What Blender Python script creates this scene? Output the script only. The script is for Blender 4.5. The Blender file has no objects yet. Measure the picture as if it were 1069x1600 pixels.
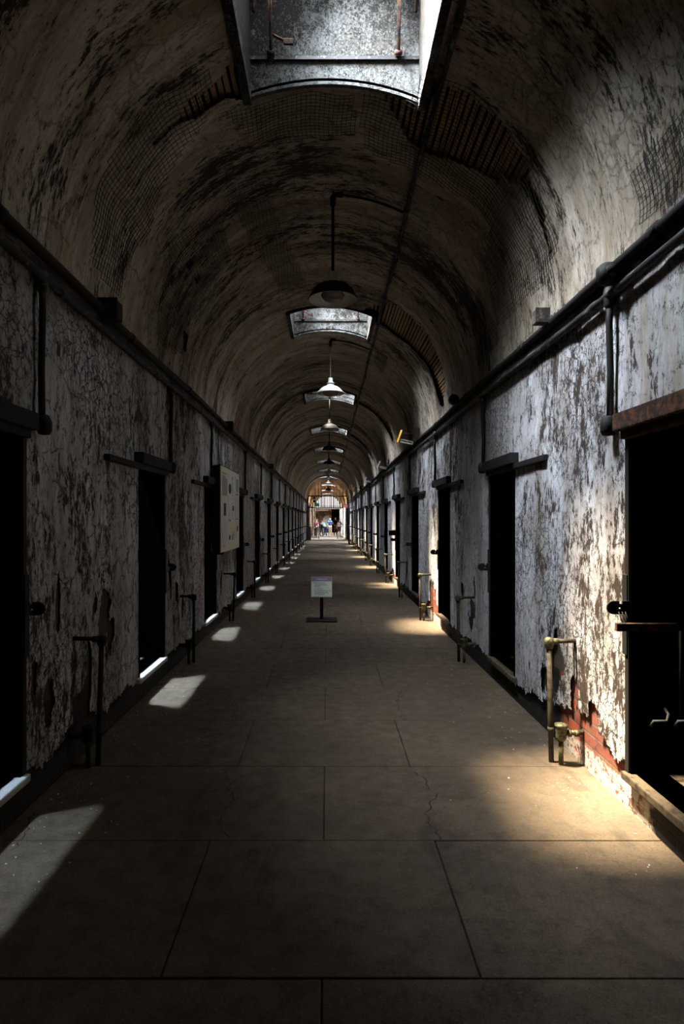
import bpy, bmesh, math, random
import numpy as np
from mathutils import Vector, Matrix

random.seed(7)
S = bpy.context.scene
COL = S.collection

# ---------------------------------------------------------------- camera
EYE = 1.6          # camera height
W = 1.65           # half width of the corridor
SPR = EYE + 1.485  # springing height of the vault
cam_d = bpy.data.cameras.new('camera')
cam = bpy.data.objects.new('camera', cam_d)
COL.objects.link(cam)
cam.location = (0, 0, EYE)
cam.rotation_euler = (math.radians(90), 0, 0)
cam_d.sensor_fit = 'VERTICAL'
cam_d.sensor_height = 36
cam_d.sensor_width = 24
cam_d.lens = 945 / 1600 * 36
cam_d.shift_x = (534.5 - 512) / 1600
cam_d.shift_y = (812 - 800) / 1600
cam_d.clip_start = 0.05
cam_d.clip_end = 300
S.camera = cam

# ---------------------------------------------------------------- world, sun, daylight
S.view_settings.view_transform = 'Standard'
S.view_settings.look = 'None'
S.view_settings.gamma = 1
S.view_settings.use_curve_mapping = False
S.view_settings.exposure = 0.0

wd = bpy.data.worlds.new('sky')
S.world = wd
wd.use_nodes = True
bg = wd.node_tree.nodes['Background']
bg.inputs[0].default_value = (0.75, 0.85, 1.0, 1)
bg.inputs[1].default_value = 0.15

SUN_T = (0.315, -0.05)        # horizontal travel per metre of drop
sd = bpy.data.lights.new('sun', 'SUN')
sd.energy = 54.0
sd.angle = math.radians(7)
sd.color = (1.0, 0.86, 0.64)
sun = bpy.data.objects.new('sun', sd)
COL.objects.link(sun)
sun.location = (-2, 4, 14)
sun.rotation_euler = Vector((SUN_T[0], SUN_T[1], -1)).to_track_quat('-Z', 'Y').to_euler()

SKY_FAR = [4.3 + 5.64 * k for k in range(8)] + [54.0, 63.5, 72.5]   # far edges of the roof openings
SKY_LEN = 1.10
SKY_HALF = 0.6
SKY_X = 0.05
SKY_POWER = 118.0
SKY_TOP = EYE + 3.9
for i, yf in enumerate(SKY_FAR):
    ld = bpy.data.lights.new('roof_daylight', 'AREA')
    ld.shape = 'RECTANGLE'
    ld.size = 0.70
    ld.size_y = 0.6
    p = SKY_POWER
    if i == 1: p *= 0.55
    if i in (2, 3): p *= 0.6
    if 4 <= i <= 6: p *= 0.75
    if i == 7: p *= 2.2
    if i > 7: p *= 0.01
    ld.energy = p
    ld.color = (0.80, 0.89, 1.0)
    lo = bpy.data.objects.new('roof_daylight', ld)
    COL.objects.link(lo)
    ld.spread = math.radians(80)
    lo.location = (SKY_X - 0.12, yf - SKY_LEN / 2 - 0.03, SKY_TOP - 0.06)
    lo.rotation_euler = Vector((0.66 if i < 4 else 0.3, 0.20, -1)).to_track_quat('-Z', 'Y').to_euler()      # lamp tilted so more light lands on the right wall

for i, yf in enumerate(SKY_FAR):                        # soft zenith light that fills each shaft evenly
    ld = bpy.data.lights.new('zenith_daylight', 'AREA')
    ld.shape = 'RECTANGLE'
    ld.size = 1.0
    ld.size_y = 0.8
    ld.energy = 15.0 if i == 0 else 62.0 if i < 4 else 45.0 if i < 7 else 500.0 if i == 7 else 3200.0 if i == 8 else 2500.0
    ld.color = (0.84, 0.91, 1.0)
    lo = bpy.data.objects.new('zenith_daylight', ld)
    COL.objects.link(lo)
    lo.location = (SKY_X, yf - SKY_LEN / 2, SKY_TOP - 0.03)

DOOR_R = [3.30 + 2.82 * k for k in range(16)]
DOOR_L = [3.26 + 2.82 * k for k in range(16)]
OPEN_W = 0.80
SILL = 0.22
HEAD = EYE + 0.262 * W
JAMB = 0.20
for k, yf in enumerate(DOOR_L):                         # daylight that drops through each left-hand cell
    ld = bpy.data.lights.new('cell_daylight', 'AREA')
    ld.shape = 'RECTANGLE'
    ld.size = 0.20
    ld.size_y = 0.06
    ld.energy = 14.0 if k == 0 else 62.0
    ld.spread = math.radians(48)
    ld.color = (0.62, 0.80, 1.0)
    lo = bpy.data.objects.new('cell_daylight', ld)
    COL.objects.link(lo)
    lo.location = (-2.52, yf - OPEN_W / 2, 4.2)
    d = Vector((-1.45, yf - OPEN_W / 2, 0)) - lo.location
    lo.rotation_euler = d.to_track_quat('-Z', 'Y').to_euler()

# ---------------------------------------------------------------- node helpers
class NT:
    def __init__(s, name, rough=0.8, metallic=0.0, spec=0.3):
        s.m = bpy.data.materials.new(name)
        s.m.use_nodes = True
        s.t = s.m.node_tree
        s.b = s.t.nodes['Principled BSDF']
        s.b.inputs['Roughness'].default_value = rough
        s.b.inputs['Metallic'].default_value = metallic
        s.b.inputs['Specular IOR Level'].default_value = spec
        s.g = s.t.nodes.new('ShaderNodeNewGeometry')
        s.P = s.g.outputs['Position']
    def put(s, inp, v):
        if isinstance(v, bpy.types.NodeSocket): s.t.links.new(v, inp)
        elif isinstance(v, (tuple, list)) and len(v) == 3 and inp.type == 'RGBA': inp.default_value = (*v, 1)
        else: inp.default_value = v
    def vm(s, op, a, b=None):
        n = s.t.nodes.new('ShaderNodeVectorMath'); n.operation = op
        s.put(n.inputs[0], a)
        if b is not None: s.put(n.inputs[1], b)
        return n.outputs[0]
    def mt(s, op, a, b=None, c=None, clamp=False):
        n = s.t.nodes.new('ShaderNodeMath'); n.operation = op; n.use_clamp = clamp
        s.put(n.inputs[0], a)
        if b is not None: s.put(n.inputs[1], b)
        if c is not None: s.put(n.inputs[2], c)
        return n.outputs[0]
    def noise(s, vec, scale, detail=6, rough=0.6, col=False, dist=0.0):
        n = s.t.nodes.new('ShaderNodeTexNoise')
        s.put(n.inputs['Vector'], vec)
        n.inputs['Scale'].default_value = scale
        n.inputs['Detail'].default_value = detail
        n.inputs['Roughness'].default_value = rough
        n.inputs['Distortion'].default_value = dist
        return n.outputs['Color'] if col else n.outputs['Fac']
    def voro(s, vec, scale, feature='DISTANCE_TO_EDGE', rnd=1.0):
        n = s.t.nodes.new('ShaderNodeTexVoronoi'); n.feature = feature
        s.put(n.inputs['Vector'], vec)
        n.inputs['Scale'].default_value = scale
        n.inputs['Randomness'].default_value = rnd
        return n.outputs['Distance']
    def ss(s, v, a, b, lo=0.0, hi=1.0):
        n = s.t.nodes.new('ShaderNodeMapRange'); n.interpolation_type = 'SMOOTHSTEP'
        s.put(n.inputs[0], v); s.put(n.inputs[1], a); s.put(n.inputs[2], b)
        s.put(n.inputs[3], lo); s.put(n.inputs[4], hi)
        return n.outputs[0]
    def mix(s, f, a, b):
        n = s.t.nodes.new('ShaderNodeMix'); n.data_type = 'RGBA'
        s.put(n.inputs[0], f); s.put(n.inputs[6], a); s.put(n.inputs[7], b)
        return n.outputs[2]
    def sep(s, v):
        n = s.t.nodes.new('ShaderNodeSeparateXYZ'); s.put(n.inputs[0], v)
        return n.outputs
    def comb(s, x, y, z):
        n = s.t.nodes.new('ShaderNodeCombineXYZ')
        s.put(n.inputs[0], x); s.put(n.inputs[1], y); s.put(n.inputs[2], z)
        return n.outputs[0]
    def bump(s, h, strength=0.5, dist=0.01):
        n = s.t.nodes.new('ShaderNodeBump')
        n.inputs['Strength'].default_value = strength
        n.inputs['Distance'].default_value = dist
        s.put(n.inputs['Height'], h)
        s.t.links.new(n.outputs[0], s.b.inputs['Normal'])
    def color(s, c): s.put(s.b.inputs['Base Color'], c)
    def rough(s, v): s.put(s.b.inputs['Roughness'], v)

def flat_mat(name, c, rough=0.7, metallic=0.0, var=0.25, scale=25.0, bump=0.15, spec=0.3):
    n = NT(name, rough, metallic, spec)
    f = n.noise(n.P, scale, 5, 0.6)
    n.color(n.mix(f, tuple(x * (1 - var) for x in c), tuple(min(1, x * (1 + var)) for x in c)))
    if bump: n.bump(f, bump, 0.004)
    return n.m

def paint_mat(name, c1, c2, under, stretch, amount=0.50, crack_amt=1.0, stain=(0.24, 0.17, 0.07), stain_amt=0.5,
              big=0.9, mid=6.0, crack_scale=9.0, speck=0.60, bump=0.9, zonew=0.55):
    """old paint that has flaked off in ragged scraps and cracked"""
    n = NT(name, 0.75, 0, 0.25)
    q = n.vm('MULTIPLY', n.P, stretch)
    warp = n.vm('SUBTRACT', n.noise(n.P, 6.0, 8, 0.75, col=True), (0.5, 0.5, 0.5))
    nb = n.noise(q, big, 5, 0.65)
    nm = n.noise(q, mid, 15, 0.80)
    nf = n.noise(q, mid * 4.5, 12, 0.78)
    zone = n.mt('MULTIPLY', n.mt('SUBTRACT', nb, 0.5), zonew)
    v = n.mt('ADD', n.mt('ADD', n.mt('MULTIPLY', nm, 0.50), n.mt('MULTIPLY', nf, 0.50)), zone)
    peel = n.ss(v, amount + 0.045, amount + 0.06)
    halo = n.ss(v, amount - 0.03, amount + 0.05)
    cz = n.ss(n.noise(n.P, 0.8, 3, 0.5), 0.45, 0.62)
    def cracks(sc, wa, w_):
        d = n.voro(n.vm('ADD', n.P, n.vm('MULTIPLY', warp, (wa, wa, wa))), sc)
        return n.mt('SUBTRACT', 1.0, n.ss(d, w_ * 0.4, w_))
    part = n.ss(n.noise(n.P, 3.5, 6, 0.7), 0.46, 0.54)
    c1_ = n.mt('MULTIPLY', n.mt('MULTIPLY', cracks(crack_scale * 0.55, 0.30, 0.030), part), crack_amt)
    c2_ = n.mt('MULTIPLY', n.mt('MULTIPLY', cracks(crack_scale * 1.7, 0.12, 0.055), cz), crack_amt)
    sp = n.mt('MULTIPLY', n.ss(n.noise(q, 48.0, 8, 0.75), speck, speck + 0.03), n.ss(v, amount - 0.14, amount - 0.02))
    hole = n.mt('MAXIMUM', n.mt('MAXIMUM', peel, c1_), n.mt('MAXIMUM', sp, c2_), clamp=True)
    ns = n.noise(n.vm('MULTIPLY', n.P, (stretch[0] * 0.5, 1.8, stretch[2] * 0.3)), 3.2, 8, 0.68)
    base = n.mix(n.ss(n.noise(q, 2.6, 8, 0.7), 0.35, 0.65), c1, c2)
    base = n.mix(n.mt('MULTIPLY', n.ss(ns, 0.47, 0.66), stain_amt), base, stain)
    base = n.mix(n.mt('MULTIPLY', n.ss(nf, 0.45, 0.62), 0.35), base, tuple(0.55 * a for a in c2))
    base = n.mix(n.mt('MULTIPLY', halo, 0.40), base, tuple(0.5 * (a + b) for a, b in zip(c2, under)))
    und = n.mix(n.noise(n.P, 22, 8, 0.75), tuple(x * 0.45 for x in under), tuple(x * 1.7 for x in under))
    n.color(n.mix(hole, base, und))
    h = n.mt('SUBTRACT', n.mt('MULTIPLY', n.noise(q, 70, 6, 0.75), 0.3), n.mt('MULTIPLY', hole, 0.8))
    h = n.mt('ADD', h, n.mt('MULTIPLY', nm, 1.2))
    n.bump(h, bump, 0.014)
    return n.m

M = {}
M['wall'] = paint_mat('peeling_wall_paint', (0.58, 0.585, 0.60), (0.33, 0.31, 0.30), (0.028, 0.017, 0.011), (1, 1, 0.42),
                      amount=0.503, crack_amt=1.0, stain=(0.24, 0.165, 0.07), stain_amt=0.6, zonew=0.45)
M['vault'] = paint_mat('peeling_vault_plaster', (0.60, 0.525, 0.43), (0.33, 0.265, 0.19), (0.028, 0.018, 0.011), (0.38, 1.4, 0.38),
                       amount=0.490, crack_amt=0.45, stain=(0.22, 0.145, 0.06), stain_amt=0.55, big=1.0, mid=6.5, crack_scale=4.5, zonew=0.5)
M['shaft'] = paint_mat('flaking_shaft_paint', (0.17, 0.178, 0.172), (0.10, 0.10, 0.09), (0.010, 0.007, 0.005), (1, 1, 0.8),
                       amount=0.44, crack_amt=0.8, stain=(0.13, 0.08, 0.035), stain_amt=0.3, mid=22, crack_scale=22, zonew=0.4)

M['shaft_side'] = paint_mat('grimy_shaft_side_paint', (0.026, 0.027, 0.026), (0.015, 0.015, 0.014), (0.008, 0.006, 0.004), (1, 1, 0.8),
                            amount=0.46, crack_amt=0.8, stain=(0.05, 0.03, 0.015), stain_amt=0.3, mid=18, crack_scale=18, zonew=0.4)  # shaft paint darkened so the sunlit side boards don't overexpose

# floor slabs
n = NT('worn_concrete', 0.72, 0, 0.35)
a = n.noise(n.P, 1.3, 6, 0.6)
b_ = n.noise(n.P, 9.0, 10, 0.7)
c_ = n.noise(n.P, 70.0, 6, 0.7)
base = n.mix(n.ss(a, 0.3, 0.7), (0.056, 0.038, 0.021), (0.100, 0.070, 0.042))
base = n.mix(n.mt('MULTIPLY', n.ss(b_, 0.45, 0.7), 0.5), base, (0.03, 0.021, 0.012))
base = n.mix(n.mt('MULTIPLY', n.ss(c_, 0.5, 0.75), 0.5), base, (0.21, 0.165, 0.11))
base = n.mix(n.mt('MULTIPLY', n.ss(n.noise(n.P, 130, 3, 0.6), 0.58, 0.64), 0.75), base, (0.015, 0.010, 0.006))
dmp = n.vm('MULTIPLY', n.P, (2.2, 1.0, 1))
damp = n.mt('MULTIPLY', n.ss(n.noise(dmp, 1.1, 7, 0.65, dist=0.6), 0.55, 0.62), 0.45)
base = n.mix(damp, base, (0.022, 0.015, 0.009))
n.color(base)
n.rough(n.ss(b_, 0.3, 0.7, 0.5, 0.85))
n.bump(n.mt('ADD', n.mt('MULTIPLY', c_, 0.5), n.mt('MULTIPLY', b_, 0.8)), 0.45, 0.008)
M['slab'] = n.m
M['joint'] = flat_mat('joint_dirt', (0.018, 0.013, 0.009), 0.95)

# bricks
def brick_mat(name, red_ranges):  # base goes near-black except within the given ranges along y
    n = NT(name, 0.85, 0, 0.2)
    x, y, z = n.sep(n.P)[:3]
    v = n.comb(y, z, 0.0)
    br = n.t.nodes.new('ShaderNodeTexBrick')
    n.put(br.inputs['Vector'], v)
    br.inputs['Scale'].default_value = 1
    br.inputs['Brick Width'].default_value = 0.215
    br.inputs['Row Height'].default_value = 0.078
    br.inputs['Mortar Size'].default_value = 0.007
    br.inputs['Mortar Smooth'].default_value = 0.3
    n.put(br.inputs['Color1'], (0.26, 0.055, 0.025))
    n.put(br.inputs['Color2'], (0.15, 0.045, 0.028))
    n.put(br.inputs['Mortar'], (0.10, 0.085, 0.065))
    col = n.mix(n.ss(n.noise(n.P, 14, 8, 0.7), 0.45, 0.7), br.outputs['Color'], (0.08, 0.03, 0.02))
    # limewash left on the lowest course
    lime = n.mt('MULTIPLY', n.ss(n.mt('ADD', z, n.mt('MULTIPLY', n.noise(n.P, 12, 6, 0.7), 0.12)), 0.17, 0.21, 1, 0), n.ss(n.noise(n.P, 22, 8, 0.75), 0.42, 0.5))
    col = n.mix(n.mt('MULTIPLY', lime, 0.9), col, (0.42, 0.38, 0.31))
    red_mask = None
    for (a0, a1) in red_ranges:
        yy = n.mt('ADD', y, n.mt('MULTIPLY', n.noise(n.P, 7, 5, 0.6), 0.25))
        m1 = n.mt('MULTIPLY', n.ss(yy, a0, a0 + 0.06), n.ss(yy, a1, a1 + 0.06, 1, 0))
        red_mask = m1 if red_mask is None else n.mt('MAXIMUM', red_mask, m1)
    col = n.mix(red_mask, (0.012, 0.010, 0.008), col) if red_mask is not None else n.mix(0.95, col, (0.012, 0.010, 0.008))
    n.color(col)
    n.bump(n.mt('ADD', n.mt('MULTIPLY', n.noise(n.P, 40, 6, 0.7), 0.4), n.mt('SUBTRACT', 1.0, br.outputs['Fac'])), 0.9, 0.01)
    return n.m
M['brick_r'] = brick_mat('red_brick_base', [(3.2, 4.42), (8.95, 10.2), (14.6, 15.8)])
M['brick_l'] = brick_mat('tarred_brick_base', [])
M['under'] = flat_mat('bare_render', (0.055, 0.036, 0.024), 0.95, var=0.5, scale=12, bump=0.5)

M['iron'] = flat_mat('black_iron', (0.012, 0.010, 0.009), 0.65, 0.2, spec=0.25)
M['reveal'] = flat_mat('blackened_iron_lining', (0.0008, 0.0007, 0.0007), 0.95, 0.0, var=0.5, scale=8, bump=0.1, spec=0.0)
M['void'] = flat_mat('soot_dark_cell', (0.001, 0.001, 0.001), 1.0, bump=0, spec=0.0)  # darkness of unlit interiors put into a near-black colour
n = NT('rusty_iron', 0.8, 0.1, 0.3)
f = n.noise(n.P, 22, 9, 0.7)
n.color(n.mix(n.ss(f, 0.42, 0.62), (0.012, 0.006, 0.004), (0.10, 0.035, 0.010)))
n.bump(f, 0.6, 0.006)
M['rust'] = n.m
n = NT('grimy_pipe', 0.7, 0.1, 0.35)
f = n.noise(n.P, 30, 9, 0.7)
n.color(n.mix(n.ss(f, 0.45, 0.6), (0.040, 0.032, 0.016), (0.016, 0.009, 0.005)))
n.bump(f, 0.5, 0.005)
M['grime'] = n.m
n = NT('green_brass', 0.55, 0.3, 0.4)
f = n.noise(n.P, 45, 8, 0.7)
n.color(n.mix(n.ss(f, 0.45, 0.6), (0.085, 0.080, 0.032), (0.025, 0.020, 0.008)))
n.bump(f, 0.5, 0.004)
M['brass'] = n.m
n = NT('flaking_rail_paint', 0.6, 0.1, 0.35)
f = n.noise(n.vm('MULTIPLY', n.P, (1, 0.35, 1)), 22, 9, 0.72)
n.color(n.mix(n.ss(f, 0.56, 0.60), (0.013, 0.011, 0.010), (0.12, 0.105, 0.09)))
n.bump(f, 0.5, 0.005)
M['rail'] = n.m
n = NT('rail_board', 0.7, 0, 0.2)
f = n.noise(n.vm('MULTIPLY', n.P, (1, 0.3, 1)), 14, 9, 0.72)
n.color(n.mix(n.ss(f, 0.50, 0.6), (0.03, 0.024, 0.020), (0.12, 0.10, 0.085)))
n.bump(f, 0.5, 0.005)
M['board'] = n.m
n = NT('threshold_stone', 0.7, 0, 0.3)
f = n.noise(n.P, 16, 9, 0.7)
n.color(n.mix(n.ss(f, 0.45, 0.62), (0.060, 0.042, 0.022), (0.018, 0.011, 0.006)))
n.bump(f, 0.6, 0.008)
M['stone'] = n.m  # shade on the right-hand thresholds put into a darker stone colour
M['stone_pale'] = flat_mat('pale_threshold_stone', (0.42, 0.42, 0.40), 0.6, var=0.3, scale=14, bump=0.3)  # paler copy: daylight on the left-hand thresholds put into the colour
M['lath'] = flat_mat('bare_lath_wood', (0.36, 0.235, 0.135), 0.85, var=0.5, scale=9, bump=0.3)
M['gap'] = flat_mat('roof_void', (0.010, 0.007, 0.005), 0.95, bump=0)
M['white_enamel'] = flat_mat('white_enamel', (0.66, 0.65, 0.62), 0.4, var=0.12, scale=30, bump=0.05, spec=0.5)
M['dark_enamel'] = flat_mat('dark_enamel', (0.010, 0.009, 0.009), 0.6, var=0.3, bump=0.05, spec=0.2)
M['inner_enamel'] = flat_mat('dusty_inner_enamel', (0.72, 0.69, 0.66), 0.5, var=0.25, scale=20, bump=0.05)
n = NT('dusty_bulb_glass', 0.2, 0, 0.5); n.color((0.30, 0.27, 0.24)); n.b.inputs['Transmission Weight'].default_value = 0.35
M['bulb'] = n.m
M['wire'] = flat_mat('netting_wire', (0.020, 0.016, 0.013), 0.6, 0.4, bump=0)
M['sign_top'] = flat_mat('mauve_sign_band', (0.27, 0.20, 0.31), 0.5, var=0.05, bump=0)
M['sign_body'] = flat_mat('pale_green_sign', (0.72, 0.76, 0.66), 0.5, var=0.05, bump=0)
M['sign_edge'] = flat_mat('pale_sign_edge', (0.6, 0.62, 0.58), 0.4, var=0.05, bump=0)
M['ink'] = flat_mat('black_ink', (0.02, 0.02, 0.02), 0.7, bump=0)
M['white_ink'] = flat_mat('white_ink', (0.8, 0.8, 0.8), 0.6, bump=0)
M['cream'] = flat_mat('cream_panel', (0.50, 0.46, 0.33), 0.55, var=0.05, bump=0)
M['paper'] = flat_mat('pale_panel_print', (0.50, 0.49, 0.50), 0.55, var=0.05, bump=0)
M['greyprint'] = flat_mat('grey_panel_print', (0.20, 0.20, 0.21), 0.55, var=0.3, scale=60, bump=0)
M['redprint'] = flat_mat('red_panel_print', (0.35, 0.03, 0.04), 0.55, var=0.1, bump=0)
M['yellow'] = flat_mat('amber_flap', (0.75, 0.38, 0.05), 0.5, var=0.15, bump=0)
M['metal'] = flat_mat('dull_bare_metal', (0.35, 0.33, 0.30), 0.4, 0.5, var=0.2, bump=0)
M['plank'] = paint_mat('tan_board_vault', (0.62, 0.40, 0.20), (0.40, 0.24, 0.11), (0.12, 0.06, 0.03), (1.5, 0.15, 1.5),
                       amount=0.6, crack_amt=0.1, mid=7, stain_amt=0.3)
M['farwall'] = paint_mat('far_wall_paint', (0.68, 0.62, 0.54), (0.50, 0.42, 0.34), (0.18, 0.11, 0.07), (1, 1, 0.4), amount=0.57, crack_amt=0.3)
M['pier'] = flat_mat('white_painted_pier', (0.82, 0.83, 0.85), 0.5, var=0.08, bump=0.1)
M['rubble'] = paint_mat('tan_rubble_wall', (0.50, 0.40, 0.29), (0.26, 0.16, 0.09), (0.07, 0.045, 0.03), (1, 1, 1), amount=0.46, mid=2.0, big=0.5, crack_scale=3.0, crack_amt=1.5)
M['greyplaster'] = flat_mat('grey_plaster', (0.40, 0.39, 0.38), 0.8, var=0.15, scale=5, bump=0.2)

def emit_mat(name, c, s):
    n = NT(name)
    n.color(c)
    n.put(n.b.inputs['Emission Color'], c)
    n.b.inputs['Emission Strength'].default_value = s
    return n.m
M['window_light'] = emit_mat('daylit_window', (0.92, 0.96, 1.0), 1.1)
M['green_sign'] = emit_mat('green_lit_letters', (0.03, 0.42, 0.20), 0.6)
M['red_sign'] = emit_mat('red_lit_face', (0.85, 0.20, 0.24), 0.6)

# ---------------------------------------------------------------- mesh helpers
def link(o, parent=None):
    COL.objects.link(o)
    if parent: o.parent = parent
    return o

def tag(o, label=None, cat=None, group=None, kind=None):
    if label: o['label'] = label
    if cat: o['category'] = cat
    if group: o['group'] = group
    if kind: o['kind'] = kind
    return o

def empty(name, loc=(0, 0, 0), **k):
    o = bpy.data.objects.new(name, None)
    o.empty_display_size = 0.1
    o.location = loc
    link(o)
    return tag(o, **k)

class MB:
    def __init__(s): s.v = []; s.f = []; s.sm = []
    def add(s, vs, fs, smooth=False):
        o = len(s.v)
        s.v += [tuple(v) for v in vs]
        s.f += [tuple(i + o for i in f) for f in fs]
        s.sm += [smooth] * len(fs)
    def box(s, x0, x1, y0, y1, z0, z1, bev=0.0, mat=None):
        if bev > 0:
            bm = bmesh.new()
            bmesh.ops.create_cube(bm, size=1)
            for v in bm.verts:
                v.co = Vector(((x0 + x1) / 2 + v.co.x * (x1 - x0), (y0 + y1) / 2 + v.co.y * (y1 - y0), (z0 + z1) / 2 + v.co.z * (z1 - z0)))
            bmesh.ops.bevel(bm, geom=bm.edges[:], offset=bev, segments=2, affect='EDGES', profile=0.5)
            bm.verts.index_update()
            vs = [v.co.copy() for v in bm.verts]; fs = [[v.index for v in f.verts] for f in bm.faces]
            bm.free()
        else:
            vs = [Vector((x, y, z)) for x in (x0, x1) for y in (y0, y1) for z in (z0, z1)]
            fs = [(0, 1, 3, 2), (4, 6, 7, 5), (0, 4, 5, 1), (2, 3, 7, 6), (0, 2, 6, 4), (1, 5, 7, 3)]
        if mat is not None: vs = [mat @ v for v in vs]
        s.add(vs, fs)
        return s
    def tube(s, pts, r, seg=10, cap=True):
        pts = [Vector(p) for p in pts]
        rs = r if isinstance(r, (list, tuple)) else [r] * len(pts)
        rings = []
        prev = None
        for i, p in enumerate(pts):
            d = (pts[min(i + 1, len(pts) - 1)] - pts[max(i - 1, 0)])
            d = d.normalized() if d.length > 1e-9 else Vector((0, 0, 1))
            if prev is None:
                ref = Vector((0, 0, 1)) if abs(d.z) < 0.9 else Vector((1, 0, 0))
                u = d.cross(ref).normalized()
            else:
                u = (prev - d * prev.dot(d)).normalized()
            prev = u
            w = d.cross(u)
            rings.append([p + (u * math.cos(2 * math.pi * k / seg) + w * math.sin(2 * math.pi * k / seg)) * rs[i] for k in range(seg)])
        vs = [v for ring in rings for v in ring]
        fs = []
        for i in range(len(rings) - 1):
            for k in range(seg):
                a = i * seg + k; b = i * seg + (k + 1) % seg
                fs.append((a, b, b + seg, a + seg))
        if cap:
            fs.append(tuple(reversed(range(seg))))
            fs.append(tuple(range((len(rings) - 1) * seg, len(rings) * seg)))
        s.add(vs, fs, True)
        return s
    def lathe(s, prof, c=(0, 0, 0), seg=32, ribs=0, ribd=0.0):
        vs = []; fs = []
        for (r, z) in prof:
            for k in range(seg):
                t = 2 * math.pi * k / seg
                rr = r * (1 + (ribd * math.cos(ribs * t) if ribs else 0))
                vs.append((c[0] + rr * math.cos(t), c[1] + rr * math.sin(t), c[2] + z))
        for i in range(len(prof) - 1):
            for k in range(seg):
                a = i * seg + k; b = i * seg + (k + 1) % seg
                fs.append((a, b, b + seg, a + seg))
        s.add(vs, fs, True)
        return s
    def prism(s, poly, axis, a0, a1):
        """poly of 2-D points extruded along an axis (0 x, 1 y, 2 z)"""
        def mk(p, a):
            if axis == 0: return (a, p[0], p[1])
            if axis == 1: return (p[0], a, p[1])
            return (p[0], p[1], a)
        n_ = len(poly)
        vs = [mk(p, a0) for p in poly] + [mk(p, a1) for p in poly]
        fs = [tuple(range(n_)), tuple(reversed(range(n_, 2 * n_)))]
        for i in range(n_):
            j = (i + 1) % n_
            fs.append((i, i + n_, j + n_, j))
        s.add(vs, fs)
        return s
    def mesh(s, name, mat):
        me = bpy.data.meshes.new(name)
        me.from_pydata(s.v, [], s.f)
        me.update()
        me.polygons.foreach_set('use_smooth', s.sm)
        me.materials.append(mat)
        bm = bmesh.new(); bm.from_mesh(me)
        bmesh.ops.recalc_face_normals(bm, faces=bm.faces[:])
        bm.to_mesh(me); bm.free()
        return me
    def build(s, name, mat, parent=None, loc=(0, 0, 0)):
        o = bpy.data.objects.new(name, s.mesh(name, mat))
        o.location = loc
        return link(o, parent)

def mesh_np(name, verts, faces, mat, smooth=True):
    me = bpy.data.meshes.new(name)
    nv, nf = len(verts), len(faces)
    me.vertices.add(nv)
    me.vertices.foreach_set('co', np.asarray(verts, dtype=np.float32).ravel())
    me.loops.add(nf * 4)
    me.loops.foreach_set('vertex_index', np.asarray(faces, dtype=np.int32).ravel())
    me.polygons.add(nf)
    me.polygons.foreach_set('loop_start', np.arange(0, nf * 4, 4, dtype=np.int32))
    me.polygons.foreach_set('loop_total', np.full(nf, 4, dtype=np.int32))
    me.polygons.foreach_set('use_smooth', np.full(nf, smooth))
    me.materials.append(mat)
    me.update(calc_edges=True)
    me.validate()
    return me

def vnoise(x, y, z, seed=0):
    xi, yi, zi = np.floor(x).astype(np.int64), np.floor(y).astype(np.int64), np.floor(z).astype(np.int64)
    fx, fy, fz = x - xi, y - yi, z - zi
    fx = fx * fx * (3 - 2 * fx); fy = fy * fy * (3 - 2 * fy); fz = fz * fz * (3 - 2 * fz)
    def h(a, b, c):
        t = (a * 374761393 + b * 668265263 + c * 2147483647 + seed * 1274126177) & 0xFFFFFFFF
        t = ((t ^ (t >> 13)) * 1274126177) & 0xFFFFFFFF
        t = (t ^ (t >> 16)) & 0xFFFF
        return t / 65535.0
    r = 0
    for dx in (0, 1):
        for dy in (0, 1):
            for dz in (0, 1):
                wgt = (fx if dx else 1 - fx) * (fy if dy else 1 - fy) * (fz if dz else 1 - fz)
                r = r + h(xi + dx, yi + dy, zi + dz) * wgt
    return r

def fbm(x, y, z, octv=4, seed=0):
    s, a, t = 0, 0.5, 0
    for i in range(octv):
        s = s + a * vnoise(x, y, z, seed + i); t += a
        x, y, z = x * 2.03, y * 2.03, z * 2.03; a *= 0.55
    return s / t

def in_poly(px, py, poly):
    r = np.zeros(px.shape, bool)
    n_ = len(poly)
    for i in range(n_):
        x0, y0 = poly[i]; x1, y1 = poly[(i + 1) % n_]
        if y0 == y1: continue
        c = ((y0 > py) != (y1 > py)) & (px < (x1 - x0) * (py - y0) / (y1 - y0) + x0)
        r ^= c
    return r

def lines(segs, musts):
    out = []
    for a, b, st in segs:
        k = max(1, int(round((b - a) / st)))
        out += [a + (b - a) * i / k for i in range(k)]
    out.append(segs[-1][1])
    out = sorted(out)
    for m_ in musts:
        i = min(range(len(out)), key=lambda j: abs(out[j] - m_))
        st = min(abs(out[i] - out[i - 1]) if i else 1, abs(out[i + 1] - out[i]) if i + 1 < len(out) else 1)
        if abs(out[i] - m_) < st * 0.45 and 0 < i < len(out) - 1: out[i] = m_
        elif out[0] < m_ < out[-1]: out.append(m_); out.sort()
    return np.array(sorted(set(out)))

def compact(V, F, keep):
    F = F[keep]
    used = np.zeros(len(V), bool); used[F.ravel()] = True
    idx = np.cumsum(used) - 1
    return V[used], idx[F]

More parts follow.
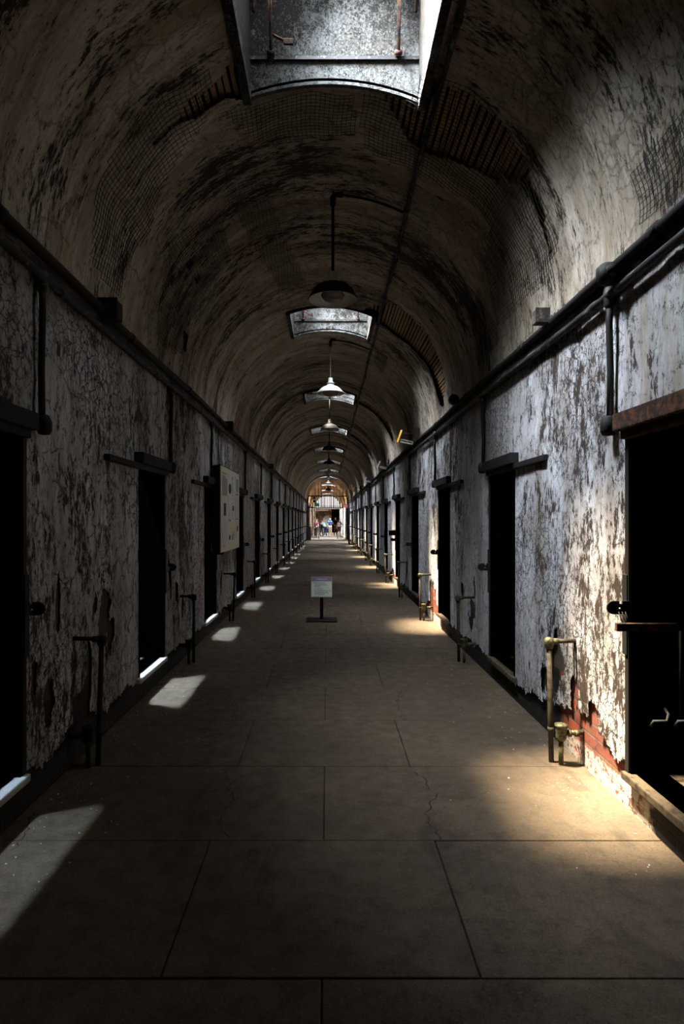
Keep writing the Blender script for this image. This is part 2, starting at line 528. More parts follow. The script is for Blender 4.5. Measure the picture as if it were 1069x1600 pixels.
# ---------------------------------------------------------------- floor of slabs
Y0, YEND = -3.0, 78.0
fb = MB(); fb.box(-W - 0.35, W + 0.35, Y0, YEND, -0.3, -0.012)
floor = fb.build('floor', M['joint']); tag(floor, kind='structure')
rows = [3.02 + 0.907 * i for i in range(-6, 60)]
sb = MB()
for i in range(len(rows) - 1):
    y0, y1 = rows[i] + 0.003, rows[i + 1] - 0.003
    k = i - 6                       # row just beyond y=3.02 is k=0
    cuts = [-W - 0.02, -0.02, W + 0.02] if k % 2 == 0 else [-W - 0.02, -0.585, 0.535, W + 0.02]
    for c0, c1 in zip(cuts[:-1], cuts[1:]):
        dz = random.uniform(-0.0025, 0.0)
        if y1 < 10:
            sb.box(c0 + 0.003, c1 - 0.003, y0, y1, -0.05, dz, bev=0.004)
        else:
            sb.box(c0 + 0.003, c1 - 0.003, y0, y1, -0.05, dz)
sb.box(-W - 0.02, W + 0.02, rows[-1], YEND, -0.05, 0)
sb.build('slab', M['slab'], floor)

def ground_pt(px, py):
    Y = EYE * 945 / (py - 812)
    return ((px - 512) * Y / 945, Y)
def crack(pts, wd_=0.006, jag=0.018):
    ps = []
    for a, b in zip(pts[:-1], pts[1:]):
        a, b = Vector(a), Vector(b)
        n_ = max(2, int((b - a).length / 0.03))
        for i in range(n_):
            p = a.lerp(b, i / n_)
            ps.append(p + Vector((random.uniform(-jag, jag), random.uniform(-jag, jag) * 0.4)))
    ps.append(Vector(pts[-1]))
    m = MB(); vs = []; fs = []
    for i, p in enumerate(ps):
        w_ = wd_ * random.uniform(0.4, 1.3)
        vs += [(p.x - w_, p.y, 0.0012), (p.x + w_, p.y, 0.0012)]
        if i: fs.append((2 * i - 2, 2 * i - 1, 2 * i + 1, 2 * i))
    m.add(vs, fs)
    m.build('crack', M['joint'], floor)
for poly, w_ in [([(642, 1202), (662, 1218), (680, 1240), (665, 1276), (676, 1292), (688, 1312)], 0.005),
                 ([(628, 1078), (620, 1100), (632, 1126)], 0.005),
                 ([(352, 1204), (362, 1250), (345, 1285), (358, 1310)], 0.003),
                 ([(350, 1082), (372, 1098), (362, 1124)], 0.003),
                 ([(562, 965), (565, 978), (577, 992)], 0.005),
                 ([(160, 1130), (176, 1160), (150, 1190)], 0.003),
                 ([(50, 1270), (40, 1310), (15, 1330)], 0.004)]:
    crack([ground_pt(*p) for p in poly], w_)

chips = MB()
for i in range(420):
    sd_ = random.choice((-1, -1, 1))
    x = sd_ * (W - abs(random.gauss(0.02, 0.30)) - 0.04); y = 2.6 + abs(random.gauss(0, 5.5)); r = random.uniform(0.002, 0.007)
    if abs(x) > W - 0.03 or any(abs(y - (c + 2.82 * j)) < 0.16 for c in (3.93,) for j in range(14)): continue
    a = random.uniform(0, 6.28); k = random.choice((3, 4, 5))
    ring = [(x + r * math.cos(a + 6.283 * j / k) * random.uniform(.6, 1.3), y + r * math.sin(a + 6.283 * j / k) * random.uniform(.6, 1.3)) for j in range(k)]
    t_ = random.uniform(0.0, 0.004)
    chips.add([(p[0], p[1], 0.0005) for p in ring] + [(p[0], p[1], 0.0025 + t_ * (j % 2)) for j, p in enumerate(ring)],
              [tuple(range(k, 2 * k))] + [(j, (j + 1) % k, (j + 1) % k + k, j + k) for j in range(k)])
o = chips.build('paint_chips', flat_mat('fallen_paint', (0.5, 0.49, 0.46), 0.8, bump=0))
tag(o, 'tiny fallen paint chips scattered on the floor along the foot of the walls', 'paint chips', kind='stuff')

# ---------------------------------------------------------------- side walls
def door_y(side): return DOOR_R if side > 0 else DOOR_L

def smooth_bump(y, c, w_):
    return np.exp(-((y - c) / w_) ** 2)

PEEL = {-1: [(4.45, 0.93, 0.17, 0.23), (4.60, 0.74, 0.09, 0.14), (3.72, 1.06, 0.03, 0.14), (3.62, 0.52, 0.07, 0.12), (4.2, 0.62, 0.03, 0.25), (4.05, 0.38, 0.09, 0.1),
             (3.42, 0.75, 0.04, 0.14), (6.35, 0.98, 0.08, 0.16), (6.6, 0.85, 0.05, 0.12), (6.9, 0.62, 0.07, 0.14), (9.0, 0.95, 0.05, 0.14), (9.4, 0.62, 0.06, 0.14), (11.9, 0.9, 0.06, 0.2), (14.8, 0.8, 0.08, 0.25)],
        1: [(4.35, 0.55, 0.10, 0.17), (4.05, 0.42, 0.08, 0.12), (4.5, 0.42, 0.14, 0.10), (3.75, 0.36, 0.08, 0.10), (6.95, 0.5, 0.12, 0.16), (7.4, 0.75, 0.05, 0.12), (6.8, 0.85, 0.03, 0.08), (9.6, 0.45, 0.2, 0.16), (9.3, 0.42, 0.1, 0.15), (12.6, 0.5, 0.1, 0.2)]}

def side_wall(side, name):
    far = door_y(side)
    musts = [m_ for y in far for m_ in (y, y - OPEN_W)]
    ys = lines([(Y0, 2.0, 0.10), (2.0, 5.4, 0.0125), (5.4, 10.0, 0.025), (10.0, 18.0, 0.06), (18.0, 50.0, 0.16)], musts)
    zs = lines([(0.0, 1.3, 0.015), (1.3, SPR + 0.02, 0.022)], [SILL, HEAD])
    Yg, Zg = np.meshgrid(ys, zs, indexing='ij')
    sd_ = 11 if side > 0 else 47
    disp = (fbm(Yg * 1.1, Zg * 0.8, Yg * 0 + 3, 4, sd_) - 0.5) * 0.045 + (fbm(Yg * 7, Zg * 5, Yg * 0, 4, sd_ + 9) - 0.5) * 0.016
    near = np.ones_like(Yg)
    for y in far:       # settle to the plane at the openings
        dd = np.maximum(np.maximum((y - OPEN_W) - Yg, Yg - y), 0); dz = np.maximum(np.maximum(SILL - Zg, Zg - HEAD), 0)
        near = np.minimum(near, np.clip(np.sqrt(dd ** 2 + dz ** 2) / 0.25, 0, 1))
    disp = disp * near
    X = side * (W + disp)
    V = np.stack([X, Yg, Zg], -1).reshape(-1, 3)
    ny, nz = Yg.shape
    I = np.arange(ny * nz).reshape(ny, nz)
    F = np.stack([I[:-1, :-1], I[1:, :-1], I[1:, 1:], I[:-1, 1:]], -1)
    if side < 0: F = F[..., ::-1]
    yc = 0.25 * (Yg[:-1, :-1] + Yg[1:, :-1] + Yg[1:, 1:] + Yg[:-1, 1:]); zc = 0.5 * (Zg[:-1, :-1] + Zg[:-1, 1:])
    keep = np.ones(yc.shape, bool)
    for y in far:
        keep &= ~((yc > y - OPEN_W) & (yc < y) & (zc > SILL) & (zc < HEAD))
    # ragged foot of the plaster
    foot = 0.17 + 0.16 * (fbm(yc * 6, yc * 0, yc * 0, 5, sd_ + 20) - 0.35) + 0.05 * (fbm(yc * 40, zc * 12, yc * 0, 3, sd_ + 23) - 0.5)
    if side > 0:
        for c in (3.95, 9.45, 15.2): foot = foot + 0.17 * smooth_bump(yc, c, 0.5)
    else:
        foot = foot + 0.10 * smooth_bump(yc, 4.0, 0.25)
    keep &= zc > foot
    rg = fbm(yc * 14, zc * 5, yc * 0, 5, sd_ + 31)
    for (cy, cz, ry, rz) in PEEL[side]:
        e = np.sqrt(((yc - cy) / ry) ** 2 + ((zc - cz) / rz) ** 2)
        keep &= ~(e + (rg - 0.5) * 2.6 < 1.0)
    V, F = compact(V, F.reshape(-1, 4), keep.reshape(-1))
    o = link(bpy.data.objects.new(name, mesh_np(name, V, F, M['wall'])))
    tag(o, kind='structure')
    # thickness: masonry behind the plaster, with the door openings left open
    ys2 = lines([(Y0, 50.0, 1.0)], musts)
    m = MB(); m2 = MB()
    x0, x1 = (W + 0.022, W + JAMB - 0.005)
    for a, b in zip(ys2[:-1], ys2[1:]):
        c = 0.5 * (a + b)
        opening = any(y - OPEN_W < c < y for y in far)
        xa, xb = (x0, x1) if side > 0 else (-x1, -x0)
        m.box(xa, xb, a, b, -0.03, SILL if opening else 0.52)
        if opening: m2.box(xa, xb, a, b, HEAD, SPR)
        else: m2.box(xa, xb, a, b, 0.52, SPR)
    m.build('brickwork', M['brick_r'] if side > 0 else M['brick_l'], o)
    m2.build('masonry_backing', M['under'], o)
    return o

wall_right = side_wall(1, 'wall_right')
wall_left = side_wall(-1, 'wall_left')

mb = MB(); mb.box(-W - 0.4, W + 0.4, Y0 - 0.15, Y0, -0.1, SPR + 1.9)  # unseen closing panel, added to block light from behind the camera
tag(mb.build('wall_back', M['under']), kind='structure')

# ---------------------------------------------------------------- doorways
def doorway(side, yf, k, num):
    root = empty('door_%d' % num, (side * W, yf, 0), kind='structure')
    def bx(m, u0, u1, v0, v1, z0, z1, bev=0.0):      # u = outwards from the wall face, v = along y from the far jamb
        a, b = sorted((side * u0, side * u1))
        m.box(a, b, v0, v1, z0, z1, bev)
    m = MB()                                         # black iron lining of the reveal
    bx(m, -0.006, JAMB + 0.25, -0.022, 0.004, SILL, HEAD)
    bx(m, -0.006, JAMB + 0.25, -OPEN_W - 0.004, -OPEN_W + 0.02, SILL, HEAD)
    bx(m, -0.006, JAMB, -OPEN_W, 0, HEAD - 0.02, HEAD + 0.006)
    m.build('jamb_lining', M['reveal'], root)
    m = MB()                                         # narrow raised edge on the wall face
    bx(m, -0.014, 0.004, -0.01, 0.03, SILL, HEAD + 0.01, 0.003)
    if k < 6: bx(m, -0.022, 0.004, -0.006, 0.045, 0.86, 1.30, 0.003)
    m.build('frame', M['iron'], root)
    m = MB()                                         # lintel: long thin ledge and a deeper block over the opening
    bx(m, -0.045, 0.02, -1.62, 0.02, HEAD + 0.008, HEAD + 0.055, 0.006)
    bx(m, -0.075, 0.02, -OPEN_W - 0.10, 0.05, HEAD + 0.055, HEAD + 0.15, 0.006)
    m.build('lintel', M['rust'] if side > 0 and k == 0 else M['iron'], root)
    m = MB()
    bx(m, -0.035, JAMB + 0.3, -OPEN_W - 0.05, 0.035, SILL - 0.045, SILL, 0.008)
    m.build('threshold', M['stone'] if side > 0 else M['stone_pale'], root)
    # rounded hasp that sticks out into the corridor
    zc = EYE - 0.29 * W
    m = MB()
    r = 0.036
    poly = []
    L = 0.13
    for i in range(13):
        t = math.pi / 2 + math.pi * i / 12
        poly.append((-(L - r) + r * math.cos(t), zc + r * math.sin(t)))
    poly = poly + [(0.0, zc - r), (0.0, zc + r), (-0.045, zc + r), (-0.047, zc + r - 0.016), (-0.062, zc + r - 0.016), (-0.064, zc + r)]
    poly = [(side * p[0], p[1]) for p in poly]
    m.prism(poly, 1, -0.012, 0.0)
    hp = m.build('lock_plate', M['iron'], root)
    m = MB(); m.tube([(side * -0.062, -0.016, zc - 0.005), (side * -0.062, 0.0, zc - 0.005)], 0.005, 8)
    m.build('rivet', M['metal'], hp)
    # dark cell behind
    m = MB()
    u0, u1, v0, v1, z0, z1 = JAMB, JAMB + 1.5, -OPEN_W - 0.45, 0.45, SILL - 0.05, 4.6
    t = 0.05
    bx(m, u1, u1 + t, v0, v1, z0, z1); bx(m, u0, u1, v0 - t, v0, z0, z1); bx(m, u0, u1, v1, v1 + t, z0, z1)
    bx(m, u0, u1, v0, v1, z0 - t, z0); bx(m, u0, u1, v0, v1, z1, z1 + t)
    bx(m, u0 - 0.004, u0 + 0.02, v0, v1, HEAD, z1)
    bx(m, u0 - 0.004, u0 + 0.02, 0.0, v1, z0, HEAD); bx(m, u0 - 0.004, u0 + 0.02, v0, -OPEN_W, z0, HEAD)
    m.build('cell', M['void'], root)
    return root

num = 1
doors_r, doors_l = [], []
for k, y in enumerate(DOOR_R): doors_r.append(doorway(1, y, k, num)); num += 1
for k, y in enumerate(DOOR_L): doors_l.append(doorway(-1, y, k, num)); num += 1

# the nearest right-hand doorway has a rusty bolt, a hanging chain and hooks inside the reveal
d0 = doors_r[0]
m = MB(); zb = EYE - (985 - 812) * 3.3 / 945
m.box(-0.09, 0.25, -0.035, -0.012, zb, zb + 0.045, 0.004)
m.build('bolt_bar', M['rust'], d0)
m = MB()
for i in range(3):
    x0 = -0.050 + i * 0.018
    m.tube([(x0 - 0.02, -0.018, EYE - 0.48 - 0.02), (x0 - 0.008, -0.02, EYE - 0.54), (x0 + 0.002, -0.02, zb + 0.04)], 0.0025, 6)
m.build('hanging_wire', M['iron'], d0)
m = MB()
for x in (0.17, 0.30):
    m.tube([(x, -0.035, 0.58), (x, -0.07, 0.56), (x - 0.02, -0.09, 0.53), (x - 0.09, -0.09, 0.53), (x - 0.10, -0.08, 0.50)], 0.008, 8)
m.tube([(0.25, -0.04, 1.0), (0.25, -0.04, 0.55)], 0.006, 8)
m.build('hook', M['iron'], d0)

# ---------------------------------------------------------------- vault
RAD = math.radians
HOLES = [
 [(12.3,4.36),(14.0,4.29),(23.0,4.27),(23.3,4.1),(30.7,4.04),(33.9,4.02),(41.6,4.04),(48.4,4.06),(51.3,4.12),(56.6,4.15),(65.6,4.2),(75.2,4.31),(75,4.34),(62.7,4.29),(57.0,4.32),(51.4,4.43),(50.3,4.63),(41.0,4.73),(30.0,4.84),(23.2,4.81),(17.1,4.58)],
 [(-29.8,4.10),(-23.2,4.0),(-20.7,4.0),(-18.9,4.31),(-16.8,4.38),(-25.4,4.31),(-31.4,4.29),(-40.6,4.22),(-47.9,4.21),(-48,4.17),(-40.4,4.17)],
 [(15.7,8.9),(24.0,8.48),(30.6,8.17),(38.2,8.10),(50.0,8.12),(59.5,8.2),(70.7,8.25),(79.9,8.3),(86,8.6),(84,8.80),(72.4,8.85),(61.0,8.92),(48.5,9.12),(35.2,9.17),(21.1,9.0)],
 [(22,15.0),(35,14.6),(55,14.3),(75,14.5),(75,14.9),(55,15.0),(35,15.3),(22,15.5)],
 [(22,20.8),(40,20.4),(70,20.4),(70,20.9),(40,21.1),(22,21.1)],
 [(-55.3,5.74),(-52,5.78),(-51.3,5.88),(-55,5.9)], [(-64,5.6),(-61.6,5.62),(-61.8,5.72),(-64.2,5.72)], [(-54.9,6.12),(-52.2,6.1),(-52.6,6.24),(-54.6,6.24)],
 [(-76,6.6),(-70,6.5),(-70,6.65),(-76,6.75)],
]
def vault_mesh(name, ya, yb, segs, mat, holes, seed, rough=1.0):
    aS = math.degrees(math.asin(SKY_HALF / W))
    a_c = math.degrees(math.asin(SKY_X / W))
    aL, aR = math.degrees(math.asin((SKY_X - SKY_HALF) / W)), math.degrees(math.asin((SKY_X + SKY_HALF) / W))
    an = lines([(-90, 90, 0.7)], [aL, aR])
    mus = [m_ for y in SKY_FAR for m_ in (y, y - SKY_LEN) if ya < m_ < yb]
    ys = lines(segs, mus)
    A, Yg = np.meshgrid(np.radians(an), ys, indexing='ij')
    nx, ny_, nz_ = np.sin(A), Yg, np.cos(A)
    disp = (fbm(nx * 1.6, Yg * 0.9, nz_ * 1.6, 4, seed) - 0.5) * 0.07 + (fbm(nx * 9, Yg * 8, nz_ * 9, 4, seed + 5) - 0.5) * 0.02
    # shallow transverse ridges left by the form boards
    disp = (disp + 0.010 * np.sin(Yg * 7.0 + 2 * fbm(nx * 2, Yg * 2, nz_ * 2, 3, seed + 7))) * rough
    edge = np.clip((np.cos(A)) / 0.25, 0, 1)
    R = W + disp * edge
    V = np.stack([R * np.sin(A), Yg, SPR + R * np.cos(A)], -1).reshape(-1, 3)
    na, nyy = A.shape
    I = np.arange(na * nyy).reshape(na, nyy)
    F = np.stack([I[:-1, :-1], I[:-1, 1:], I[1:, 1:], I[1:, :-1]], -1)
    ac = np.degrees(0.5 * (A[:-1, :-1] + A[1:, :-1])); yc = 0.5 * (Yg[:-1, :-1] + Yg[:-1, 1:])
    keep = np.ones(ac.shape, bool)
    for y in SKY_FAR:
        keep &= ~((ac > aL) & (ac < aR) & (yc > y - SKY_LEN) & (yc < y))
    ja = (fbm(ac * 0.35, yc * 9, yc * 0, 4, 71) - 0.5) * 5.0
    jy = (fbm(ac * 0.25, yc * 7, yc * 0 + 4, 4, 83) - 0.5) * 0.17
    for h in holes:
        sc = 1.0 if len(h) > 4 else 0.4
        keep &= ~in_poly(ac + ja * sc, yc + jy * sc, h)
    V, F = compact(V, F.reshape(-1, 4), keep.reshape(-1))
    return link(tag(bpy.data.objects.new(name, mesh_np(name, V, F, mat)), kind='structure'))

YM = 42.6
ceil_ = vault_mesh('ceiling', Y0, YM, [(Y0, 2.6, 0.12), (2.6, 7.0, 0.016), (7.0, 11.0, 0.03), (11.0, 22.0, 0.07), (22.0, YM, 0.2)], M['vault'], HOLES, 5)
ceil2 = vault_mesh('ceiling', YM, 76.0, [(YM, 76.0, 0.4)], M['plank'], [], 9, 0.4)

# laths and the dark void above them where the plaster has fallen
m = MB(); g = MB()
def arc_patch(m_, a0, a1, y0, y1, r, n_=24):
    vs = []; fs = []
    for i in range(n_ + 1):
        a = RAD(a0 + (a1 - a0) * i / n_)
        for y in (y0, y1):
            for rr in (r, r + 0.01):
                vs.append((rr * math.sin(a), y, SPR + rr * math.cos(a)))
    for i in range(n_):
        b0 = i * 4
        fs += [(b0, b0 + 2, b0 + 6, b0 + 4), (b0 + 1, b0 + 5, b0 + 7, b0 + 3)]
    m_.add(vs, fs)
random.seed(3)
for (a0, a1, y0, y1) in [(9, 90, 3.8, 5.1), (-54, -12, 3.8, 4.6), (10, 90, 7.9, 9.4), (20, 90, 14.1, 15.6), (20, 90, 20.2, 21.3), (-68, -48, 5.4, 6.4), (-80, -66, 6.3, 6.9)]:
    a = a0
    while a < a1:
        wl = random.uniform(0.9, 1.25)
        ya_, yb_ = y0, y1
        xm = W * math.sin(RAD(a))
        if SKY_X - SKY_HALF - 0.07 < xm < SKY_X + SKY_HALF + 0.07:
            fy = [y for y in SKY_FAR if y0 < y < y1]
            ny_ = [y - SKY_LEN for y in SKY_FAR if y0 < y - SKY_LEN < y1]
            if fy: ya_ = fy[0] + 0.05
            elif ny_: yb_ = ny_[0] - 0.05
        rr = W + 0.055 + random.uniform(0, 0.01)
        t0, t1 = RAD(a), RAD(a + wl)
        vs = []
        for y in (ya_, yb_):
            for (t_, r_) in ((t0, rr), (t1, rr), (t1, rr + 0.012), (t0, rr + 0.012)):
                vs.append((r_ * math.sin(t_), y, SPR + r_ * math.cos(t_)))
        m.add(vs, [(0, 1, 2, 3), (7, 6, 5, 4), (0, 4, 5, 1), (1, 5, 6, 2), (2, 6, 7, 3), (3, 7, 4, 0)])
        a += wl + random.uniform(0.35, 0.9)
m.build('lath', M['lath'], ceil_)
aL_, aR_ = math.degrees(math.asin((SKY_X - SKY_HALF - 0.02) / (W + 0.13))), math.degrees(math.asin((SKY_X + SKY_HALF + 0.02) / (W + 0.13)))
arc_patch(g, -92, aL_, Y0, 24, W + 0.13, 40); arc_patch(g, aR_, 92, Y0, 24, W + 0.13, 40)
prev = Y0
for y in SKY_FAR:
    if prev < 24: arc_patch(g, aL_, aR_, prev, min(24, y - SKY_LEN - 0.02), W + 0.13, 10)
    prev = y + 0.02
g.build('roof_void', M['gap'], ceil_)

# pale arch ring where the board vault begins, and smaller ribs
def arch_ring(name, y0, y1, r0, r1, mat, legs=True):
    m = MB(); pts = []
    n_ = 40
    inner = [(r0 * math.sin(RAD(a)), SPR + r0 * math.cos(RAD(a))) for a in np.linspace(-90, 90, n_)]
    outer = [(r1 * math.sin(RAD(a)), SPR + r1 * math.cos(RAD(a))) for a in np.linspace(-90, 90, n_)]
    if legs:
        inner = [(-r0, 0)] + inner + [(r0, 0)]; outer = [(-r1, 0)] + outer + [(r1, 0)]
    for i in range(len(inner) - 1):
        a, b, c, d = inner[i], inner[i + 1], outer[i + 1], outer[i]
        vs = [(p[0], y, p[1]) for y in (y0, y1) for p in (a, b, c, d)]
        m.add(vs, [(0, 1, 2, 3), (7, 6, 5, 4), (0, 4, 5, 1), (1, 5, 6, 2), (2, 6, 7, 3), (3, 7, 4, 0)])
    return tag(m.build(name, mat), kind='structure')
arch_ring('trim_1', YM - 0.35, YM + 0.15, W - 0.07, W + 0.1, M['greyplaster'], legs=False)

# ---------------------------------------------------------------- skylight shafts
def skylight(i, yf):
    root = empty('window_%d' % (i + 1), (SKY_X, yf, SPR), kind='structure')
    x0, x1 = -SKY_HALF, SKY_HALF
    top = SKY_TOP - SPR
    zin = lambda x: math.sqrt(max(0, W * W - (SKY_X + x) ** 2)) - 0.015
    m = MB()
    # far and near boards, their lower edge following the vault
    for (ya, yb) in ((0.0, 0.03), (-SKY_LEN - 0.03, -SKY_LEN)):
        xs = np.linspace(x0, x1, 17)
        poly = [(float(x), zin(x)) for x in xs] + [(x1, top), (x0, top)]
        m.prism(poly, 1, ya, yb)
    m.build('end_board', M['shaft'], root)
    m = MB()
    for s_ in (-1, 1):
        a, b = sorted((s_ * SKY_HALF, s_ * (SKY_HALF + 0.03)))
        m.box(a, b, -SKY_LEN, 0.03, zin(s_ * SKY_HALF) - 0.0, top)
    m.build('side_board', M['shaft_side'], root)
    m = MB()                                           # casing that frames the opening
    for s_ in (-1, 1):
        a, b = sorted((s_ * (SKY_HALF - 0.004), s_ * (SKY_HALF + 0.055)))
        z = zin(s_ * SKY_HALF)
        m.box(a, b, -SKY_LEN - 0.03, 0.045, z - 0.05, z + 0.03)
    xs = np.linspace(x0, x1, 17)
    for yy in (0.0, -SKY_LEN - 0.03):
        for xa, xb in zip(xs[:-1], xs[1:]):
            za, zb_ = zin(xa), zin(xb)
            m.prism([(xa, za - 0.022), (xb, zb_ - 0.022), (xb, zb_ + 0.02), (xa, za + 0.02)], 1, yy, yy + 0.035)
    m.build('casing', M['shaft'], root)
    m = MB()                                           # ledge half way up
    zl = EYE + 3.27 - SPR
    m.box(x0, x1, -0.022, 0.0, zl - 0.012, zl + 0.012)
    m.build('ledge', M['rail'], root)
    if i < 3:
        for s_ in (-1, 1):
            m = MB()
            m.tube([(s_ * 0.45, -0.045, zl + 0.02), (s_ * 0.45, -0.10, zl + 0.55), (s_ * 0.45, -0.14, top - 0.12)], 0.011, 8)
            m.tube([(s_ * 0.45, -0.03, zl + 0.012), (s_ * 0.45, -0.05, zl + 0.03)], 0.028, 10)
            m.build('rod', M['rust'], root)
        m = MB()
        m.tube([(-0.44, -0.05, zl + 0.14), (-0.38, -0.06, zl + 0.10), (-0.34, -0.06, zl + 0.085)], 0.009, 8)
        m.box(-0.36, -0.29, -0.07, -0.05, zl + 0.06, zl + 0.10, 0.004)
        m.build('latch', M['rust'], root)
        for s_ in (-1, 1):
            m = MB()
            m.tube([(s_ * 0.585, -0.06, zl + 0.42), (s_ * 0.50, -0.06, zl + 0.47), (s_ * 0.40, -0.06, zl + 0.55)], 0.012, 8)
            m.tube([(s_ * 0.57, -0.05, zl + 0.30), (s_ * 0.57, -0.05, zl + 0.62)], 0.012, 8)
            m.build('bracket', M['rust'], root)
    m = MB()                                           # roof frame with glazing bars
    t = 0.05
    m.box(x0 - t, x1 + t, -SKY_LEN - t, -SKY_LEN + 0.02, top, top + 0.05)
    m.box(x0 - t, x1 + t, -0.02, t, top, top + 0.05)
    m.box(x0 - t, x0 + 0.02, -SKY_LEN, 0, top, top + 0.05); m.box(x1 - 0.02, x1 + t, -SKY_LEN, 0, top, top + 0.05)
    m.build('roof_frame', M['rust'], root)
for i, yf in enumerate(SKY_FAR): skylight(i, yf)

# ---------------------------------------------------------------- wire netting under the vault
def netting(poly, label, step=0.04, r=0.0021):
    am = [p[0] for p in poly]; ym = [p[1] for p in poly]
    m = MB()
    Rn = W - 0.05
    da = math.degrees(step / W)
    def pt(a, y):
        sag = 0.012 * math.sin(a * 0.31 + y * 3)
        return ((Rn - sag) * math.sin(RAD(a)), y, SPR + (Rn - sag) * math.cos(RAD(a)))
    def emit(run):
        if len(run) > 1: m.tube(run, r, 4, cap=False)
    a = min(am)
    while a < max(am):                                  # wires along the corridor
        run = []
        for y in np.arange(min(ym), max(ym) + 0.001, step):
            if in_poly(np.array([a]), np.array([y]), poly)[0]: run.append(pt(a + 0.3 * math.sin(y * 9), y))
            else: emit(run); run = []
        emit(run); a += da
    y = min(ym)
    while y < max(ym):                                  # wires across it
        run = []
        for a in np.arange(min(am), max(am) + 0.01, da):
            if in_poly(np.array([a]), np.array([y]), poly)[0]: run.append(pt(a, y + 0.008 * math.sin(a * 0.5)))
            else: emit(run); run = []
        emit(run); y += step
    o = m.build('wire_netting', M['wire'])
    tag(o, label, 'wire netting', 'wire netting stapled under the vault')
    return o
netting([(7.9,4.34),(20,4.34),(24,3.9),(50,3.95),(77.2,4.1),(82,4.4),(80,5.6),(60.3,5.5),(55,4.9),(24.8,5.11),(10,5.0)], 'dark wire netting across the large hole of bare laths, right of the first roof opening')
netting([(-34.3,5.26),(-21.4,5.08),(-9.3,7.91),(-22,8.1)], 'long strip of wire netting running down the vault left of the nearest hanging lamp')
netting([(-23.2,4.36),(7.5,4.36),(8.6,4.85),(-16.8,4.95),(-29.6,4.3)], 'wire netting directly beyond the arched end of the first roof opening', step=0.036)
netting([(-52,3.8),(-27.2,3.88),(-30,4.25),(-62,4.75),(-84,4.6),(-82,4.07),(-72.4,3.89)], 'curved band of wire netting low on the left vault below the long crack')
netting([(78,2.2),(89,2.2),(89,3.14),(79,3.15)], 'patch of wire netting above the right wall pipes near the first doorway', step=0.034)
netting([(-56.2,5.14),(-37,5.4),(-38.4,6.37),(-80.2,6.62),(-84,5.7)], 'wire netting around the small dark holes on the left side of the vault')
netting([(62,5.72),(84,5.62),(87,6.3),(70,6.4)], 'wire netting low on the right side of the vault above the white junction box')
netting([(31,10.2),(40,10.2),(40,11.3),(31,11.0)], 'small patch of wire netting beyond the second roof opening, beside the ceiling conduit')

# ---------------------------------------------------------------- pipes along the springing line
RAILZ = {1: 2.955, -1: 3.035}
WHERE = {1: 'right', -1: 'left'}
for side in (1, -1):
    z = RAILZ[side]
    m = MB(); a, b = sorted((side * (W - 0.03), side * (W + 0.01)))
    m.box(a, b, Y0, 48.6, z - 0.05, z + 0.055)
    tag(m.build('trim_%d' % (3 if side > 0 else 2), M['board']), kind='structure')
    for nm, zz, xo, r, lab in (('upper', 0.055, 0.050, 0.031, 'thick dark pipe, upper of the pair running along the %s wall under the vault'),
                               ('lower', -0.070, 0.045, 0.023, 'thin flaking pipe, lower of the pair running along the %s wall under the vault')):
        m = MB(); pts = []
        y = Y0
        while y < 48.6:
            pts.append((side * (W - xo + 0.006 * math.sin(y * 1.7 + zz * 90)), y, z + zz + 0.007 * math.sin(y * 1.1 + side)))
            y += 0.6
        m.tube(pts, r, 12)
        for j in range(0, 24):                       # couplings
            yc = 0.9 + j * 2.0 + (0.7 if nm == 'lower' else 0)
            if yc > 48: continue
            p = (side * (W - xo + 0.006 * math.sin(yc * 1.7 + zz * 90)), z + zz + 0.007 * math.sin(yc * 1.1 + side))
            m.tube([(p[0], yc, p[1]), (p[0], yc + 0.07, p[1])], r * 1.22, 12)
        tag(m.build('wall_pipe', M['iron'] if nm == 'upper' else M['rail']), lab % WHERE[side], 'pipe', 'pipes along the springing of the vault')

BOARD_NEAR = 8.48        # near edge of the information board
ORD = ['nearest', 'second', 'third', 'fourth', 'fifth', 'sixth', 'seventh', 'eighth', 'ninth', 'tenth', 'eleventh', 'twelfth', 'thirteenth', 'fourteenth', 'fifteenth', 'sixteenth']

# vertical conduits dropping to each doorway
for side in (1, -1):
    for k, yf in enumerate(door_y(side)):
        y = yf + 0.16; x = side * (W - 0.035); zt = RAILZ[side] - 0.09; zb_ = HEAD + 0.11
        if side < 0 and k == 2: y = BOARD_NEAR - 0.06
        root = empty('conduit', (x, y, zb_), label='dark vertical conduit above the %s doorway along the %s wall' % (ORD[k], WHERE[side]), cat='conduit', group='conduits dropping to the %s doorways' % WHERE[side])
        m = MB(); h = zt - zb_
        m.tube([(0, 0, 0), (side * 0.006, 0.005, h * 0.4), (-side * 0.004, 0, h * 0.8), (0, 0, h)], 0.019, 10)
        m.build('pipe', M['iron'], root)
        m = MB(); m.lathe([(0.0, -0.055), (0.03, -0.05), (0.042, -0.025), (0.042, 0.02), (0.03, 0.05), (0.022, 0.06), (0, 0.06)], (-side * 0.012, 0, -0.01), 14)
        m.build('outlet_box', M['iron'], root)
        m = MB(); m.lathe([(0.0, 0.07), (0.03, 0.06), (0.036, 0.02), (0.03, -0.04), (0.02, -0.06), (0, -0.06)], (0, 0, h), 14)
        m.build('coupling', M['rail'], root)
        if k == 1 and side < 0:
            m = MB(); pts = [(-side * 0.02, 0.03 + 0.05 * math.cos(t), -0.01 + 0.06 * math.sin(t)) for t in np.linspace(0, 2 * math.pi, 17)]
            m.tube(pts, 0.003, 6); m.build('wire_loop', M['rail'], root)

